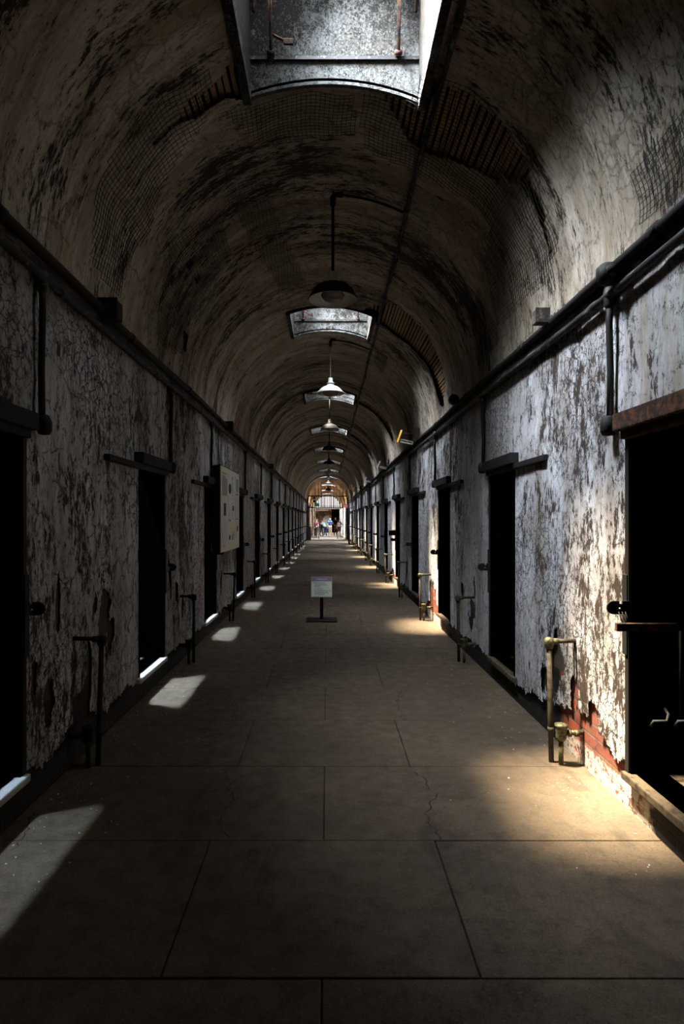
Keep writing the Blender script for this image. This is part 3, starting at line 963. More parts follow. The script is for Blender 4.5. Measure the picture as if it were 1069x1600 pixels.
# standpipes at the foot of the walls
def standpipe(side, y, k, ztop, xp, valve=True):
    lab = 'standpipe'
    desc = {1: 'greenish rusty standpipe with valve', -1: 'dark standpipe'}[side]
    root = empty('standpipe', (side * xp, y, 0), label='%s, %s of those along the %s wall from the camera' % (desc, ORD[k], WHERE[side]) if k else '%s, %s along the %s wall' % (desc, ORD[k], WHERE[side]), cat='pipe', group='standpipes along the %s wall' % WHERE[side])
    mt_ = M['grime'] if side > 0 else M['iron']
    out = side * (W - xp + 0.03)
    tilt = side * random.uniform(-0.03, 0.0)
    m = MB(); m.tube([(0, 0, 0), (tilt * 0.4, 0, ztop * 0.4), (tilt, 0, ztop)], 0.017, 12)
    m.tube([(tilt * 0.2, 0, ztop * 0.25), (tilt * 0.22, 0, ztop * 0.29)], 0.021, 12)
    m.build('riser', mt_, root)
    m = MB(); m.tube([(tilt, 0, ztop), (out, 0, ztop + 0.005)], 0.014, 12)
    m.build('branch', mt_, root)
    m = MB(); m.lathe([(0, -0.045), (0.024, -0.045), (0.030, -0.02), (0.033, 0.0), (0.028, 0.022), (0.0, 0.03)], (tilt, 0, ztop), 14)
    m.tube([(tilt + side * 0.02, 0, ztop), (tilt + side * 0.06, 0, ztop)], 0.021, 10)
    m.build('elbow', M['brass'] if side > 0 else mt_, root)
    if valve:
        m = MB()
        vx = side * 0.045; vy = -0.05; vz = 0.215
        m.lathe([(0, -0.06), (0.026, -0.055), (0.036, -0.035), (0.033, -0.01), (0.037, 0.01), (0.037, 0.03), (0.041, 0.036), (0.041, 0.05), (0.024, 0.054), (0, 0.056)], (vx, vy, vz), 10)
        v = m.build('valve', M['brass'] if side > 0 else mt_, root)
        m = MB(); m.tube([(vx + side * 0.03, vy, vz - 0.01), (out, vy, vz + 0.0)], 0.016, 10)
        m.tube([(vx + side * 0.045, vy, vz - 0.01), (vx + side * 0.065, vy, vz - 0.01)], 0.023, 8)
        m.tube([(vx + side * 0.09, vy, vz - 0.01), (vx + side * 0.115, vy, vz - 0.01)], 0.022, 8)
        m.tube([(vx, vy, vz - 0.05), (vx, vy, 0.0)], 0.0155, 10)
        m.build('valve_pipe', M['brass'] if side > 0 else mt_, root)
    if side > 0 and k == 0:
        m = MB(); m.tube([(out - 0.045, 0.01, ztop), (out - 0.045, 0.01, 0.45)], 0.004, 6); m.build('drip_wire', M['iron'], root)  # thin dark tube standing in for the riser's shadow on the wall
    return root
random.seed(12)
for k in range(14):
    standpipe(1, 4.0 + 2.82 * k, k, 0.795 if k == 0 else 0.72, 1.48)
for k in range(14):
    standpipe(-1, 3.95 + 2.82 * k, k, 0.82 if k == 0 else 0.74, 1.50, valve=(k < 6))

# junction boxes and lights on the pipes
def jbox(x, y, z, s_, mat, label, name='junction_box'):
    root = empty(name, (x, y, z), label=label, cat='junction box')
    m = MB(); m.box(-s_ / 2, s_ / 2, -s_ / 2, s_ / 2, -s_ / 2, s_ / 2, 0.006); m.build('body', mat, root)
    m = MB(); m.box(-s_ * 0.56, s_ * 0.56, -s_ * 0.60, -s_ * 0.5, -s_ * 0.56, s_ * 0.56, 0.004); m.build('cover', mat, root)
    return root
jbox(-1.56, 4.35, 3.10, 0.13, M['iron'], 'square black junction box on the left pipes, near the camera')
jbox(-1.56, 9.6, 3.08, 0.13, M['iron'], 'square black junction box on the left pipes above the information board')
jbox(-1.56, 16.8, 3.08, 0.12, M['iron'], 'small black junction box far along the left pipes')
jbox(1.53, 4.35, 3.055, 0.095, M['board'], 'pale flaking junction box standing on the right pipes')
o = empty('junction_box', (1.555, 3.36, 2.965), label='round black junction box where the nearest conduit leaves the right pipes', cat='junction box')
m = MB(); m.lathe([(0, -0.06), (0.04, -0.055), (0.06, -0.02), (0.06, 0.03), (0.035, 0.055), (0, 0.06)], seg=14); m.build('body', M['iron'], o)
m = MB(); m.tube([(0, -0.03, 0), (0, -0.085, 0)], 0.035, 12); m.build('hub', M['iron'], o)
o = empty('junction_box', (1.52, 7.3, 3.05), label='round pale junction box fixed above the right pipes past the second doorway', cat='junction box')
m = MB(); m.tube([(0, -0.03, 0), (0, 0.03, 0)], 0.06, 18); m.build('body', M['board'], o)
m = MB(); m.tube([(0, -0.045, 0), (0, -0.03, 0)], 0.035, 14); m.build('cover', M['rail'], o)

def floodlight(x, y, z, sc, label, face):
    root = empty('floodlight', (x, y, z), label=label, cat='light')
    m = MB()
    m.box(0.10 * sc, 0.17 * sc, -0.05 * sc, 0.04 * sc, 0.02 * sc, 0.16 * sc, 0.005); m.build('body', M['iron'], root)
    m = MB()
    m.box(-0.10 * sc, 0.08 * sc, -0.05 * sc, 0.03 * sc, -0.06 * sc, -0.045 * sc, 0.0, Matrix.Rotation(RAD(12), 4, 'Y'))
    m.box(-0.10 * sc, 0.08 * sc, -0.05 * sc, 0.03 * sc, -0.025 * sc, -0.015 * sc, 0.0, Matrix.Rotation(RAD(12), 4, 'Y'))
    for q in (-0.09, -0.01, 0.07):
        m.box(q * sc, (q + 0.01) * sc, -0.05 * sc, 0.03 * sc, -0.055 * sc, -0.02 * sc, 0.0, Matrix.Rotation(RAD(12), 4, 'Y'))
    m.build('bracket', M['metal'], root)
    m = MB(); m.box(-0.135 * sc, -0.115 * sc, -0.06 * sc, 0.03 * sc, -0.09 * sc, 0.09 * sc, 0.0, Matrix.Rotation(RAD(20), 4, 'Y')); m.build('flap', face, root)
    m = MB(); m.tube([(-0.06 * sc, 0, 0.09 * sc), (0.11 * sc, 0, 0.08 * sc)], 0.006 * sc, 6); m.tube([(0.02 * sc, 0, -0.05 * sc), (0.12 * sc, 0, 0.03 * sc)], 0.006 * sc, 6); m.build('arm', M['iron'], root)
    return root
floodlight(1.40, 10.6, 3.0, 1.25, 'bracketed floodlight with an amber flap on the right pipes', M['yellow'])
floodlight(1.50, 16.2, 3.03, 1.1, 'bracketed floodlight with a pale flap, beyond the amber one on the right pipes', M['metal'])
floodlight(1.50, 22.0, 3.02, 1.0, 'third bracketed floodlight along the right pipes, pale flap', M['metal'])
floodlight(1.38, 28.5, 2.98, 1.3, 'farthest bracketed floodlight on the right pipes, with amber flap', M['yellow'])
o = empty('wall_box', (1.60, 14.62, 1.26), label='small dark box on the right wall above the hasp of the fifth doorway', cat='box')
m = MB(); m.box(-0.12, 0.05, -0.05, 0.05, -0.04, 0.09, 0.005); m.build('body', M['iron'], o)
m = MB(); m.box(-0.13, -0.02, -0.06, -0.05, -0.03, 0.08, 0.003); m.build('lid', M['iron'], o)

# ---------------------------------------------------------------- conduit along the vault, and hanging lamps
CX, CZ = 0.755, EYE + 2.925
m = MB(); pts = []
y = Y0
while y < 41.0:
    pts.append((CX + 0.010 * math.sin(y * 2.1), y, CZ - 0.005 + 0.008 * math.sin(y * 1.3 + 1))); y += 0.35
m.tube(pts, 0.019, 8)
y = 0.2
while y < 40:
    m.tube([(CX + 0.010 * math.sin(y * 2.1), y, CZ - 0.005 + 0.008 * math.sin(y * 1.3 + 1)), (CX + 0.010 * math.sin(y * 2.1), y + 0.05, CZ - 0.005 + 0.008 * math.sin(y * 1.3 + 1))], 0.027, 8); y += 1.1
tag(m.build('ceiling_conduit', M['rail']), 'flaking dark conduit running the length of the vault, right of the hanging lamps', 'conduit')

def lamp(y, zr, white, k, label):
    zc = SPR + W - 0.03
    root = empty('pendant_lamp', (0.05, y, zc), label=label, cat='lamp', group='pendant lamps down the middle of the vault')
    z0 = EYE + zr - zc
    sh = M['white_enamel'] if white else M['dark_enamel']
    m = MB()
    if white: prof = [(0.233, 0.0), (0.240, 0.006), (0.205, 0.04), (0.165, 0.085), (0.120, 0.115), (0.075, 0.130), (0.055, 0.16)]
    else: prof = [(0.233, 0.0), (0.238, 0.008), (0.213, 0.045), (0.198, 0.085), (0.150, 0.130), (0.085, 0.158), (0.05, 0.172)]
    m.lathe(prof, (0, 0, z0), 48, ribs=24 if white else 0, ribd=0.012)
    s_ = m.build('shade', sh, root)
    m = MB(); m.lathe([(r - 0.004, z - 0.002 if i else z) for i, (r, z) in enumerate(prof)], (0, 0, z0), 48)
    m.build('inner_shade', M['inner_enamel'], root)
    m = MB()
    if white: m.lathe([(0.0, -0.055), (0.07, -0.045), (0.12, -0.02), (0.14, 0.01), (0.12, 0.05)], (0, 0, z0), 32)
    else: m.lathe([(0.0, -0.02), (0.05, -0.012), (0.095, 0.01), (0.115, 0.045), (0.09, 0.09), (0.05, 0.12)], (0, 0, z0), 32)
    m.build('bulb', M['bulb'], root)
    m = MB(); m.lathe([(0.05, 0.165), (0.068, 0.172), (0.066, 0.185), (0.042, 0.19), (0.040, 0.255), (0.036, 0.265), (0.0, 0.268)], (0, 0, z0), 24)
    m.build('socket', M['white_enamel'] if k in (0, 1, 5) else M['iron'], root)
    m = MB(); m.tube([(0, 0, z0 + 0.26), (0, 0, -0.10)], 0.014 if not white else 0.009, 12)
    m.build('stem', M['iron'] if not white else M['metal'], root)
    m = MB(); m.lathe([(0, -0.13), (0.022, -0.125), (0.03, -0.10), (0.022, -0.075), (0.03, -0.055), (0.022, -0.03), (0, -0.025)], seg=14)
    m.tube([(0, 0, -0.03), (0, 0, 0.03)], 0.005, 6)
    m.build('hanger', M['iron'], root)
    if k < 4:
        m = MB(); pts = []
        for a in np.linspace(1.5, 26.5, 9):
            pts.append(((W - 0.045) * math.sin(RAD(a)) - 0.05, 0, SPR + (W - 0.045) * math.cos(RAD(a)) - zc))
        m.tube(pts, 0.012, 8)
        m.tube([(0.0, 0, pts[0][2] + 0.0), (0.10, 0, pts[0][2] - 0.002)], 0.024, 10)
        m.build('feed_pipe', M['iron'], root)
    return root
LY = [5.75, 10.4, 14.9, 19.3, 24.1, 28.7, 33.2, 37.7, 45.5]
for k, y in enumerate(LY):
    wh = k in (1, 5)
    lab = ('nearest pendant lamp, dark wide shade with pale underside' if k == 0 else
           'nearer white ribbed pendant lamp, framed by the third roof opening' if k == 1 else
           'farther white pendant lamp, small among dark ones deep in the vault' if k == 5 else
           'dark pendant lamp, %s from the camera along the vault' % ORD[k])
    lamp(y, 2.087 if k == 0 else 2.17 if k == 1 else 2.2, wh, k, lab)

# ---------------------------------------------------------------- sign stand
def text_obj(body, size, mat, parent, loc, rot, align='LEFT', name='lettering', depth=0.0006):
    cu = bpy.data.curves.new(name, 'FONT')
    cu.body = body; cu.size = size; cu.extrude = depth; cu.align_x = align; cu.resolution_u = 2
    tmp = bpy.data.objects.new(name, cu)
    COL.objects.link(tmp)
    bpy.context.view_layer.update()
    me = bpy.data.meshes.new_from_object(tmp.evaluated_get(bpy.context.evaluated_depsgraph_get()))
    bpy.data.objects.remove(tmp)
    me.materials.clear(); me.materials.append(mat)
    o = bpy.data.objects.new(name, me)
    o.location = loc; o.rotation_euler = rot
    return link(o, parent)

sx, sy = -0.095, 9.62
st = empty('sign_stand', (sx, sy, 0), label='black-based floor sign with a pale green panel in the middle of the corridor', cat='sign')
m = MB(); m.box(-0.245, 0.245, -0.20, 0.20, 0.0, 0.022, 0.005); m.build('base', M['iron'], st)
m = MB(); m.box(-0.027, 0.027, -0.018, 0.018, 0.02, 0.52, 0.003); m.build('post', M['iron'], st)
tl = Matrix.Translation((0, -0.045, 0.535)) @ Matrix.Rotation(RAD(-20), 4, 'X')
m = MB(); m.box(-0.165, 0.165, 0.0, 0.016, -0.165, 0.165, 0.0, tl); pn = m.build('panel', M['sign_edge'], st)
m = MB(); m.box(-0.161, 0.161, -0.002, 0.0, 0.09, 0.163, 0.0, tl); m.build('header', M['sign_top'], pn)
m = MB(); m.box(-0.161, 0.161, -0.002, 0.0, -0.158, 0.089, 0.0, tl); m.build('face', M['sign_body'], pn)
rt = (RAD(90 - 20), 0, 0)
def on_sign(x, z): return tl @ Vector((x, -0.003, z))
text_obj('Cellblock 14', 0.034, M['white_ink'], pn, on_sign(0.0, 0.115), rt, 'CENTER')
for t_, x_, z_, s_ in [('Artist Installations', -0.14, 0.058, 0.026), ('Surveillance Hub', -0.11, 0.026, 0.028), ('(Closed)', -0.11, 0.0, 0.026),
                       ('Audio Stops', -0.11, -0.040, 0.026), ("Sentenced to Solitary's Rule", -0.115, -0.068, 0.024),
                       ('Turn Back This Way', -0.11, -0.098, 0.026), ('Visit Hours Inside', -0.11, -0.122, 0.022)]:
    text_obj(t_, s_, M['ink'], pn, on_sign(x_, z_), rt)

# ---------------------------------------------------------------- information board on the left wall
bz0, bz1 = EYE - 0.455, EYE + 0.765
by0, by1 = 8.48, 10.22
ib = empty('information_board', (-1.65, by0, bz0), label='cream information board with printed panels standing off the left wall on a black frame', cat='information board')
L_, H_ = by1 - by0, bz1 - bz0
m = MB(); m.box(0.02, 0.135, 0.0, L_, 0.0, H_, 0.006); m.build('backing_box', M['iron'], ib)
m = MB(); m.box(0.138, 0.155, -0.012, L_ + 0.01, -0.012, H_, 0.004); fp = m.build('face_panel', M['cream'], ib)
m = MB(); m.box(0.128, 0.145, -0.02, L_ + 0.02, H_ - 0.004, H_ + 0.016, 0.003)
m.tube([(0.0, 0.02, H_ - 0.02), (0.14, 0.02, H_ + 0.01)], 0.01, 6); m.tube([(0.0, L_ - 0.05, H_ - 0.02), (0.14, L_ - 0.05, H_ + 0.01)], 0.01, 6)
m.build('hanging_rail', M['iron'], ib)
def pr(u0, u1, v0, v1, mat, name='print', d=0.0):       # u along board 0..1, v up 0..1
    m = MB(); m.box(0.1555 + d, 0.157 + d, u0 * L_, u1 * L_, v0 * H_, v1 * H_); return m.build(name, mat, fp)
pr(.06, .30, .66, .87, M['greyprint']); pr(.36, .66, .64, .95, M['paper']); pr(.74, .97, .36, .95, M['paper'])
pr(.06, .32, .10, .60, M['paper']); pr(.36, .68, .34, .62, M['paper']); pr(.38, .48, .09, .20, M['paper']); pr(.82, .97, .10, .24, M['paper'])
pr(.80, .93, .74, .92, M['greyprint'], 'photograph', .002); pr(.12, .24, .42, .57, M['ink'], 'photograph', .002)
pr(.58, .66, .49, .55, M['ink'], 'photograph', .002); pr(.40, .46, .12, .18, M['ink'], 'photograph', .002); pr(.84, .90, .22, .29, M['ink'], 'photograph', .002)
m = MB(); pts = [((0.159), (.44 + .07 * math.cos(t)) * L_, (.76 + .065 * math.sin(t)) * H_) for t in np.linspace(0, 2 * math.pi, 25)[:-1]]
m.add([(p[0], p[1], p[2]) for p in pts] + [(p[0] - 0.002, p[1], p[2]) for p in pts], [tuple(range(24))] + [(i, (i + 1) % 24, (i + 1) % 24 + 24, i + 24) for i in range(24)])
m.build('photograph', M['ink'], fp)
pr(.78, .92, .70, .72, M['redprint'], 'print', .002); pr(.78, .93, .375, .39, M['redprint'], 'print', .002); pr(.40, .48, .35, .375, M['redprint'], 'print', .002)
m = MB()                                               # rows of small type
def rows_of_type(u0, u1, v1, n_, dv, th=.006):
    for i in range(n_):
        v = v1 - i * dv
        m.box(0.158, 0.160, u0 * L_, (u1 - random.uniform(0, .05) * (i % 2)) * L_, (v - th) * H_, v * H_)
rows_of_type(.05, .26, .93, 1, .02, .014); rows_of_type(.05, .22, .89, 1, .02, .014); rows_of_type(.54, .64, .92, 2, .02, .012)
rows_of_type(.53, .64, .86, 9, .022); rows_of_type(.76, .95, .67, 13, .022, .004); rows_of_type(.08, .30, .38, 12, .022, .004)
rows_of_type(.38, .46, .56, 8, .025); rows_of_type(.52, .62, .58, 9, .024); rows_of_type(.54, .74, .21, 6, .018); rows_of_type(.80, .93, .33, 1, .02); rows_of_type(.08, .2, .07, 2, .015)
m.build('small_type', M['greyprint'], fp)

# ---------------------------------------------------------------- gate, rails and the far hall
GY = 48.7
gt = empty('iron_gate', (0, GY, 0), label='black iron gate screen across the far end of the corridor, bars above two long rails', cat='gate')
m = MB()
for z in (EYE + 0.98, EYE + 1.90): m.box(-W, W, -0.03, 0.03, z - 0.035, z + 0.035)
m.box(-W, W, -0.02, 0.02, EYE + 1.08, EYE + 1.11)
m.build('cross_rail', M['iron'], gt)
for x in (-W + 0.05, W - 0.05):
    m = MB(); m.box(x - 0.05, x + 0.05, -0.05, 0.05, 0, SPR + 0.3); m.build('post', M['iron'], gt)
x = -1.5
while x < 1.55:
    zt = SPR + math.sqrt(W * W - x * x) - 0.02
    m = MB(); m.tube([(x, 0, EYE + 0.98), (x, 0, zt)], 0.02, 6); m.build('bar', M['iron'], gt)
    x += 0.25
def leaf(x, y0, y1, z1, label):
    root = empty('gate_leaf', (x, y0, 0), label=label, cat='gate')
    m = MB(); L2 = y1 - y0
    for z in (0.12, z1 * 0.5, z1 - 0.05): m.box(-0.02, 0.02, 0, L2, z, z + 0.06)
    m.box(-0.03, 0.03, 0, 0.07, 0, z1); m.box(-0.03, 0.03, L2 - 0.07, L2, 0, z1)
    m.build('frame', M['iron'], root)
    y = 0.18
    while y < L2 - 0.1:
        m = MB(); m.tube([(0, y, 0.1), (0, y, z1)], 0.014, 6); m.build('bar', M['iron'], root); y += 0.22
leaf(1.38, 38.2, 39.9, 2.35, 'black barred gate leaf folded back along the right wall before the far screen')
leaf(-1.60, 46.95, 48.5, 2.3, 'black barred gate leaf folded back along the left wall beside the dark cabinet')
cb = empty('cabinet', (-1.40, 46.4, 0), label='waist-high dark cabinet against the left wall near the far gate', cat='cabinet')
m = MB(); m.box(-0.13, 0.13, -0.2, 0.2, 0.04, 1.02, 0.01); m.build('body', M['iron'], cb)
m = MB(); m.box(-0.15, 0.15, -0.22, 0.22, 1.02, 1.05, 0.006); m.build('top', M['iron'], cb)
m = MB(); m.box(-0.11, 0.11, -0.215, -0.2, 0.1, 0.96); m.build('door', M['iron'], cb)
def barrier(x0, x1, label):
    y = 50.2
    root = empty('crowd_barrier', ((x0 + x1) / 2, y, 0), label=label, cat='barrier', group='low barriers before the far hall')
    h = (x1 - x0) / 2
    m = MB(); m.tube([(-h, 0, 0.06), (-h, 0, 1.2), (h, 0, 1.2), (h, 0, 0.06)], 0.022, 8); m.tube([(-h, 0, 0.42), (h, 0, 0.42)], 0.016, 6); m.tube([(-h, 0, 0.1), (h, 0, 0.1)], 0.016, 6)
    m.build('frame', M['iron'], root)
    n_ = int(2 * h / 0.12)
    for i in range(1, n_):
        m = MB(); m.tube([(-h + 2 * h * i / n_, 0, 0.1), (-h + 2 * h * i / n_, 0, 0.42)], 0.009, 6); m.build('bar', M['iron'], root)
    for s_ in (-1, 1):
        m = MB(); m.box(s_ * h - 0.03, s_ * h + 0.03, -0.32, 0.32, 0, 0.045, 0.008); m.build('foot', M['iron'], root)
barrier(-1.5, -0.73, 'low black barrier on the left before the group of visitors')
barrier(0.80, 1.5, 'low black barrier on the right before the group of visitors')

# framed notice and lit signs hung on the gate
o = empty('framed_notice', (-1.08, GY - 0.06, EYE + 1.72), label='small white framed notice with a dark picture hung on the upper gate rail', cat='notice')
m = MB(); m.box(-0.12, 0.12, -0.02, 0.02, -0.16, 0.20, 0.006); m.build('frame', M['iron'], o)
m = MB(); m.box(-0.10, 0.10, -0.026, -0.02, -0.14, 0.18); fr = m.build('face', M['white_ink'], o)
m = MB(); m.box(-0.05, 0.05, -0.030, -0.026, -0.06, 0.11); m.build('picture', M['ink'], fr)
m = MB(); m.box(-0.10, 0.10, -0.015, 0.015, -0.34, -0.17, 0.004); m.build('lower_plate', M['rust'], o)
o = empty('exit_sign', (-0.88 + 0.03, GY - 0.06, EYE + 1.22), label='green lettered sign hung above the gate rail, middle of the far screen', cat='sign')
o.location.x = -0.86
m = MB(); m.box(-0.2, 0.2, -0.01, 0.03, -0.11, 0.11, 0.005); m.build('housing', M['iron'], o)
text_obj('EXIT', 0.22, M['green_sign'], o, (0, -0.014, -0.085), (RAD(90), 0, 0), 'CENTER')
o.location.x = -0.87
o2 = empty('exit_sign', (1.44, GY - 0.12, EYE + 1.07), label='pale red sign with a white border at the right end of the gate rail', cat='sign')
m = MB(); m.box(-0.2, 0.2, -0.01, 0.03, -0.13, 0.13, 0.005); m.build('housing', M['white_ink'], o2)
m = MB(); m.box(-0.15, 0.15, -0.014, -0.01, -0.09, 0.09); m.build('face', M['red_sign'], o2)

# far hall: walls, piers, end wall
for side in (-1, 1):
    m = MB(); a, b = sorted((side * W, side * (W + 0.3)))
    m.box(a, b, 50.0, 76.0, 0, SPR + 0.02)
    wfar = tag(m.build('wall_%s' % ('far_right' if side > 0 else 'far_left'), M['rubble']), kind='structure')
    for i in range(9):
        y = 51.0 + i * 2.7
        m = MB(); a, b = sorted((side * (W - 0.16), side * (W + 0.01)))
        m.box(a, b, y, y + 0.7, 0, SPR - 0.25); m.build('pier', M['pier'] if side > 0 else M['rubble'], wfar)
EY = 76.0
m = MB()
m.box(-W - 0.3, W + 0.3, EY, EY + 0.3, 0, SPR + W + 0.2)
ew = tag(m.build('wall_end', M['rubble']), kind='structure')
m = MB()                                               # grey blind arch, low in the end wall
poly = [(-0.62, 0)] + [(-0.1 + 0.52 * math.cos(t), 1.5 + 0.6 * math.sin(t)) for t in np.linspace(math.pi, 0, 17)] + [(0.42, 0)]
m.prism(poly, 1, EY - 0.05, EY + 0.01); m.build('blind_arch', M['greyplaster'], ew)
m = MB(); m.box(0.48, 1.45, EY - 0.06, EY + 0.01, 0, 2.9); m.build('dark_opening', M['void'], ew)  # slab on the uncut wall; its black colour gives the doorway's darkness
m = MB(); m.box(-1.65, 0.1, EY - 0.5, EY - 0.3, 2.68, 2.9, 0, Matrix.Identity(4)); m.build('beam', M['pier'], ew)
wn = empty('window_12', (0, EY - 0.08, SPR - 0.05), kind='structure')
n_ = 24
pts = [((W - 0.05) * math.cos(t), 1.0 * (W - 0.05) * math.sin(t)) for t in np.linspace(0, math.pi, n_)]
m = MB(); m.prism(pts, 1, 0.0, 0.02); m.build('pane', M['window_light'], wn)
for i in range(13):
    x = -1.4 + i * 0.235
    m = MB(); m.box(x - 0.05, x + 0.05, -0.05, -0.01, 0, math.sqrt((W - 0.05) ** 2 - x * x)); m.build('bar', M['lath'], wn)
m = MB(); m.box(-W, W, -0.08, 0.03, -0.14, 0.0); m.build('sill', M['pier'], wn)
o = empty('storage_box', (-0.1, 75.2, 0), label='low black box on the floor below the grey blind arch of the end wall', cat='box')
m = MB(); m.box(-0.32, 0.32, -0.25, 0.25, 0, 0.5, 0.01); m.build('body', M['iron'], o)
m = MB(); m.box(-0.34, 0.34, -0.27, 0.27, 0.5, 0.55, 0.01); m.build('lid', M['iron'], o)

# ---------------------------------------------------------------- visitors
PM = {}
def pm(name, c):
    if name not in PM: PM[name] = flat_mat(name, c, 0.8, var=0.12, bump=0)
    return PM[name]
SKIN = pm('skin', (0.62, 0.36, 0.25))

def skin_mesh(name, verts, edges, radii, mat, parent, root_i=0, sub=1):
    me = bpy.data.meshes.new(name)
    me.from_pydata([tuple(v) for v in verts], edges, [])
    tmp = bpy.data.objects.new(name, me)
    COL.objects.link(tmp)
    md = tmp.modifiers.new('skin', 'SKIN')
    for i, r in enumerate(radii):
        rr = r if isinstance(r, tuple) else (r, r)
        me.skin_vertices[0].data[i].radius = rr
        me.skin_vertices[0].data[i].use_root = (i == root_i)
    s2 = tmp.modifiers.new('sub', 'SUBSURF'); s2.levels = sub; s2.render_levels = sub
    bpy.context.view_layer.update()
    ev = bpy.data.meshes.new_from_object(tmp.evaluated_get(bpy.context.evaluated_depsgraph_get()))
    bpy.data.objects.remove(tmp)
    ev.materials.clear(); ev.materials.append(mat)
    for p in ev.polygons: p.use_smooth = True
    return link(bpy.data.objects.new(name, ev), parent)

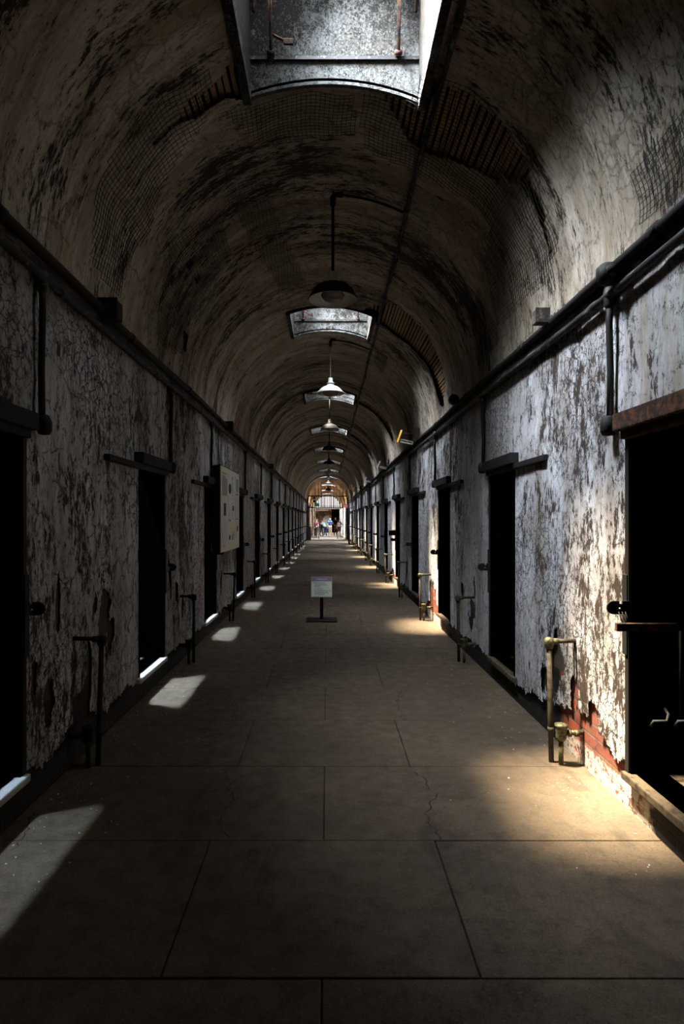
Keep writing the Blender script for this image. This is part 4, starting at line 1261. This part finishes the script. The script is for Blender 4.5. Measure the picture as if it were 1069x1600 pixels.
def person(x, y, h, face, top, bottom, hair, shoes, label, lean=0.0, larm='down', rarm='down', step=0.06, shorts=False, pack=None, long_hair=False):
    root = empty('person', (x, y, 0), label=label, cat='person', group='visitors at the far end of the corridor')
    root.rotation_euler = (0, 0, face)
    k = h / 1.75
    def P(a, b, c): return Vector((a, b - lean * max(0, c - 0.95), c - 0.25 * abs(lean) * max(0, c - 1.2))) * k
    pel, waist, chest, neckb, neck, head0, head1 = P(0, 0, .93), P(0, 0, 1.08), P(0, 0, 1.30), P(0, 0, 1.44), P(0, -0.01, 1.50), P(0, -0.02, 1.58), P(0, -0.02, 1.68)
    vs = [pel, waist, chest, neckb, neck, head0, head1]; ed = [(0, 1), (1, 2), (2, 3), (3, 4), (4, 5), (5, 6)]
    rd = [.13, .115, .14, .09, .05, .085, .075]
    legs = {}
    for s_ in (-1, 1):
        hip, knee, ank, toe = P(s_ * .09, 0, .88), P(s_ * .10, -step * s_ * .5 - .01, .48), P(s_ * .11, -step * s_ + .02, .07), P(s_ * .12, -step * s_ - .12, .035)
        i = len(vs); vs += [hip, knee, ank, toe]; ed += [(0, i), (i, i + 1), (i + 1, i + 2), (i + 2, i + 3)]; rd += [.085, .055, .036, .032]
        legs[s_] = (hip, knee, ank, toe)
    arms = {}
    for s_, mode in ((-1, larm), (1, rarm)):
        sh = P(s_ * .19, 0, 1.40)
        if mode == 'down': el, wr = P(s_ * .25, .02, 1.12), P(s_ * .26, -.05, .87)
        elif mode == 'fold': el, wr = P(s_ * .26, -.02, 1.13), P(s_ * .06, -.20, 1.12)
        elif mode == 'hip': el, wr = P(s_ * .34, .05, 1.14), P(s_ * .20, -.05, .98)
        else: el, wr = P(s_ * .24, -.14, 1.18), P(s_ * .12, -.28, 1.34)
        i = len(vs); d = (wr - el).normalized()
        vs += [sh, el, wr, wr + d * .06]; ed += [(2, i), (i, i + 1), (i + 1, i + 2), (i + 2, i + 3)]; rd += [.055, .042, .028, .03]
        hp_ = i + 3
        for f in range(4):
            off = Vector(((f - 1.5) * .018, 0, 0)); q = wr + d * .085 + off; q2 = wr + d * (.135 - .006 * abs(f - 1.4)) + off + Vector((0, -.012, 0))
            j = len(vs); vs += [q, q2]; ed += [(hp_, j), (j, j + 1)]; rd += [.009, .008]
        j = len(vs); vs += [wr + d * .05 + Vector((-s_ * .035, -.02, 0))]; ed += [(i + 2, j)]; rd += [.010]
        arms[s_] = (sh, el, wr)
    body = skin_mesh('body', vs, ed, [r * k for r in rd], SKIN, root)
    # face: nose, brows and ears as shapes on the body's head
    m = MB(); hc = (head0 + head1) / 2
    m.lathe([(0, -.02), (.012, -.015), (.009, .0), (0, .03)], tuple(hc + Vector((0, -.088 * k, 0))), 8)
    m.build('nose', SKIN, root)
    m = MB()
    for s_ in (-1, 1): m.box(hc.x + s_ * .03 - .012, hc.x + s_ * .03 + .012, hc.y - .084 * k, hc.y - .072 * k, hc.z + .015, hc.z + .028)
    m.build('eyes', M['ink'], root)
    # clothes
    tv = [P(0, 0, .90), waist, chest, P(0, 0, 1.42)]; te = [(0, 1), (1, 2), (2, 3)]; tr = [.15, .132, .158, .095]
    for s_ in (-1, 1):
        sh, el, wr = arms[s_]; i = len(tv); tv += [sh, sh.lerp(el, .75)]; te += [(2, i), (i, i + 1)]; tr += [.07, .062]
    skin_mesh('shirt', tv, te, [r * k for r in tr], top, root)
    bv = [P(0, 0, .94)]; be = []; brr = [.148]
    for s_ in (-1, 1):
        hip, knee, ank, toe = legs[s_]; i = len(bv)
        if shorts: bv += [hip, hip.lerp(knee, .95)]; be += [(0, i), (i, i + 1)]; brr += [.10, .085]
        else: bv += [hip, knee, ank + Vector((0, 0, .02))]; be += [(0, i), (i, i + 1), (i + 1, i + 2)]; brr += [.098, .070, .055]
    skin_mesh('trousers', bv, be, [r * k for r in brr], bottom, root)
    for s_ in (-1, 1):
        hip, knee, ank, toe = legs[s_]
        skin_mesh('shoe', [ank + Vector((0, .03, -.015)), toe + Vector((0, -.03, 0.005))], [(0, 1)], [.05 * k, .04 * k], shoes, root)
    hv = [hc + Vector((0, .02, .055)), hc + Vector((0, .045, .0))]; he = [(0, 1)]; hr = [.088, .075]
    if long_hair: hv.append(hc + Vector((0, .075, -.22))); he.append((1, 2)); hr.append(.07)
    skin_mesh('hair', hv, he, [r * k for r in hr], hair, root)
    if pack:
        m = MB(); m.box(-.14, .14, .10, .28, .98 * k, 1.40 * k, 0.04); m.build('backpack', pack, root)
    return root
DK, BR, BL = pm('black_cloth', (.015, .013, .016)), pm('dark_hair', (.03, .018, .012)), pm('blond_hair', (.55, .38, .20))
person(-1.07, 55, 1.72, RAD(150), pm('maroon_cloth', (.07, .015, .03)), DK, BR, DK, 'person in dark maroon top and black trousers, leftmost of the visitors', long_hair=True, lean=0.1)
person(-0.62, 60, 1.70, RAD(40), pm('purple_cloth', (.16, .05, .28)), pm('denim', (.03, .06, .15)), BR, DK, 'person in purple top and dark jeans behind the leftmost visitor', larm='raised')
person(-0.24, 57.5, 1.68, RAD(-130), pm('pale_aqua_cloth', (.55, .78, .72)), pm('navy_cloth', (.02, .03, .06)), BR, pm('teal_shoe', (.1, .45, .45)), 'person bending in pale aqua top and navy trousers', lean=0.45, larm='raised', rarm='raised')
person(0.27, 63, 1.78, RAD(5), pm('blue_cloth', (.03, .14, .60)), pm('white_cloth', (.80, .76, .80)), BL, pm('red_shoe', (.75, .03, .08)), 'fair-haired person in blue top, white trousers and red shoes', larm='hip', rarm='fold')
person(0.78, 60, 1.90, RAD(185), DK, pm('brown_cloth', (.14, .075, .035)), BR, DK, 'tall person in black shirt and brown trousers, seen from behind', larm='fold', rarm='fold')
person(1.12, 58, 1.66, RAD(170), pm('dark_brown_cloth', (.09, .035, .03)), pm('dark_brown_cloth', (.09, .035, .03)), BR, DK, 'person in dark brown with a pale bag, rightmost of the visitors', larm='hip', shorts=True, pack=pm('pale_bag', (.45, .42, .40)))
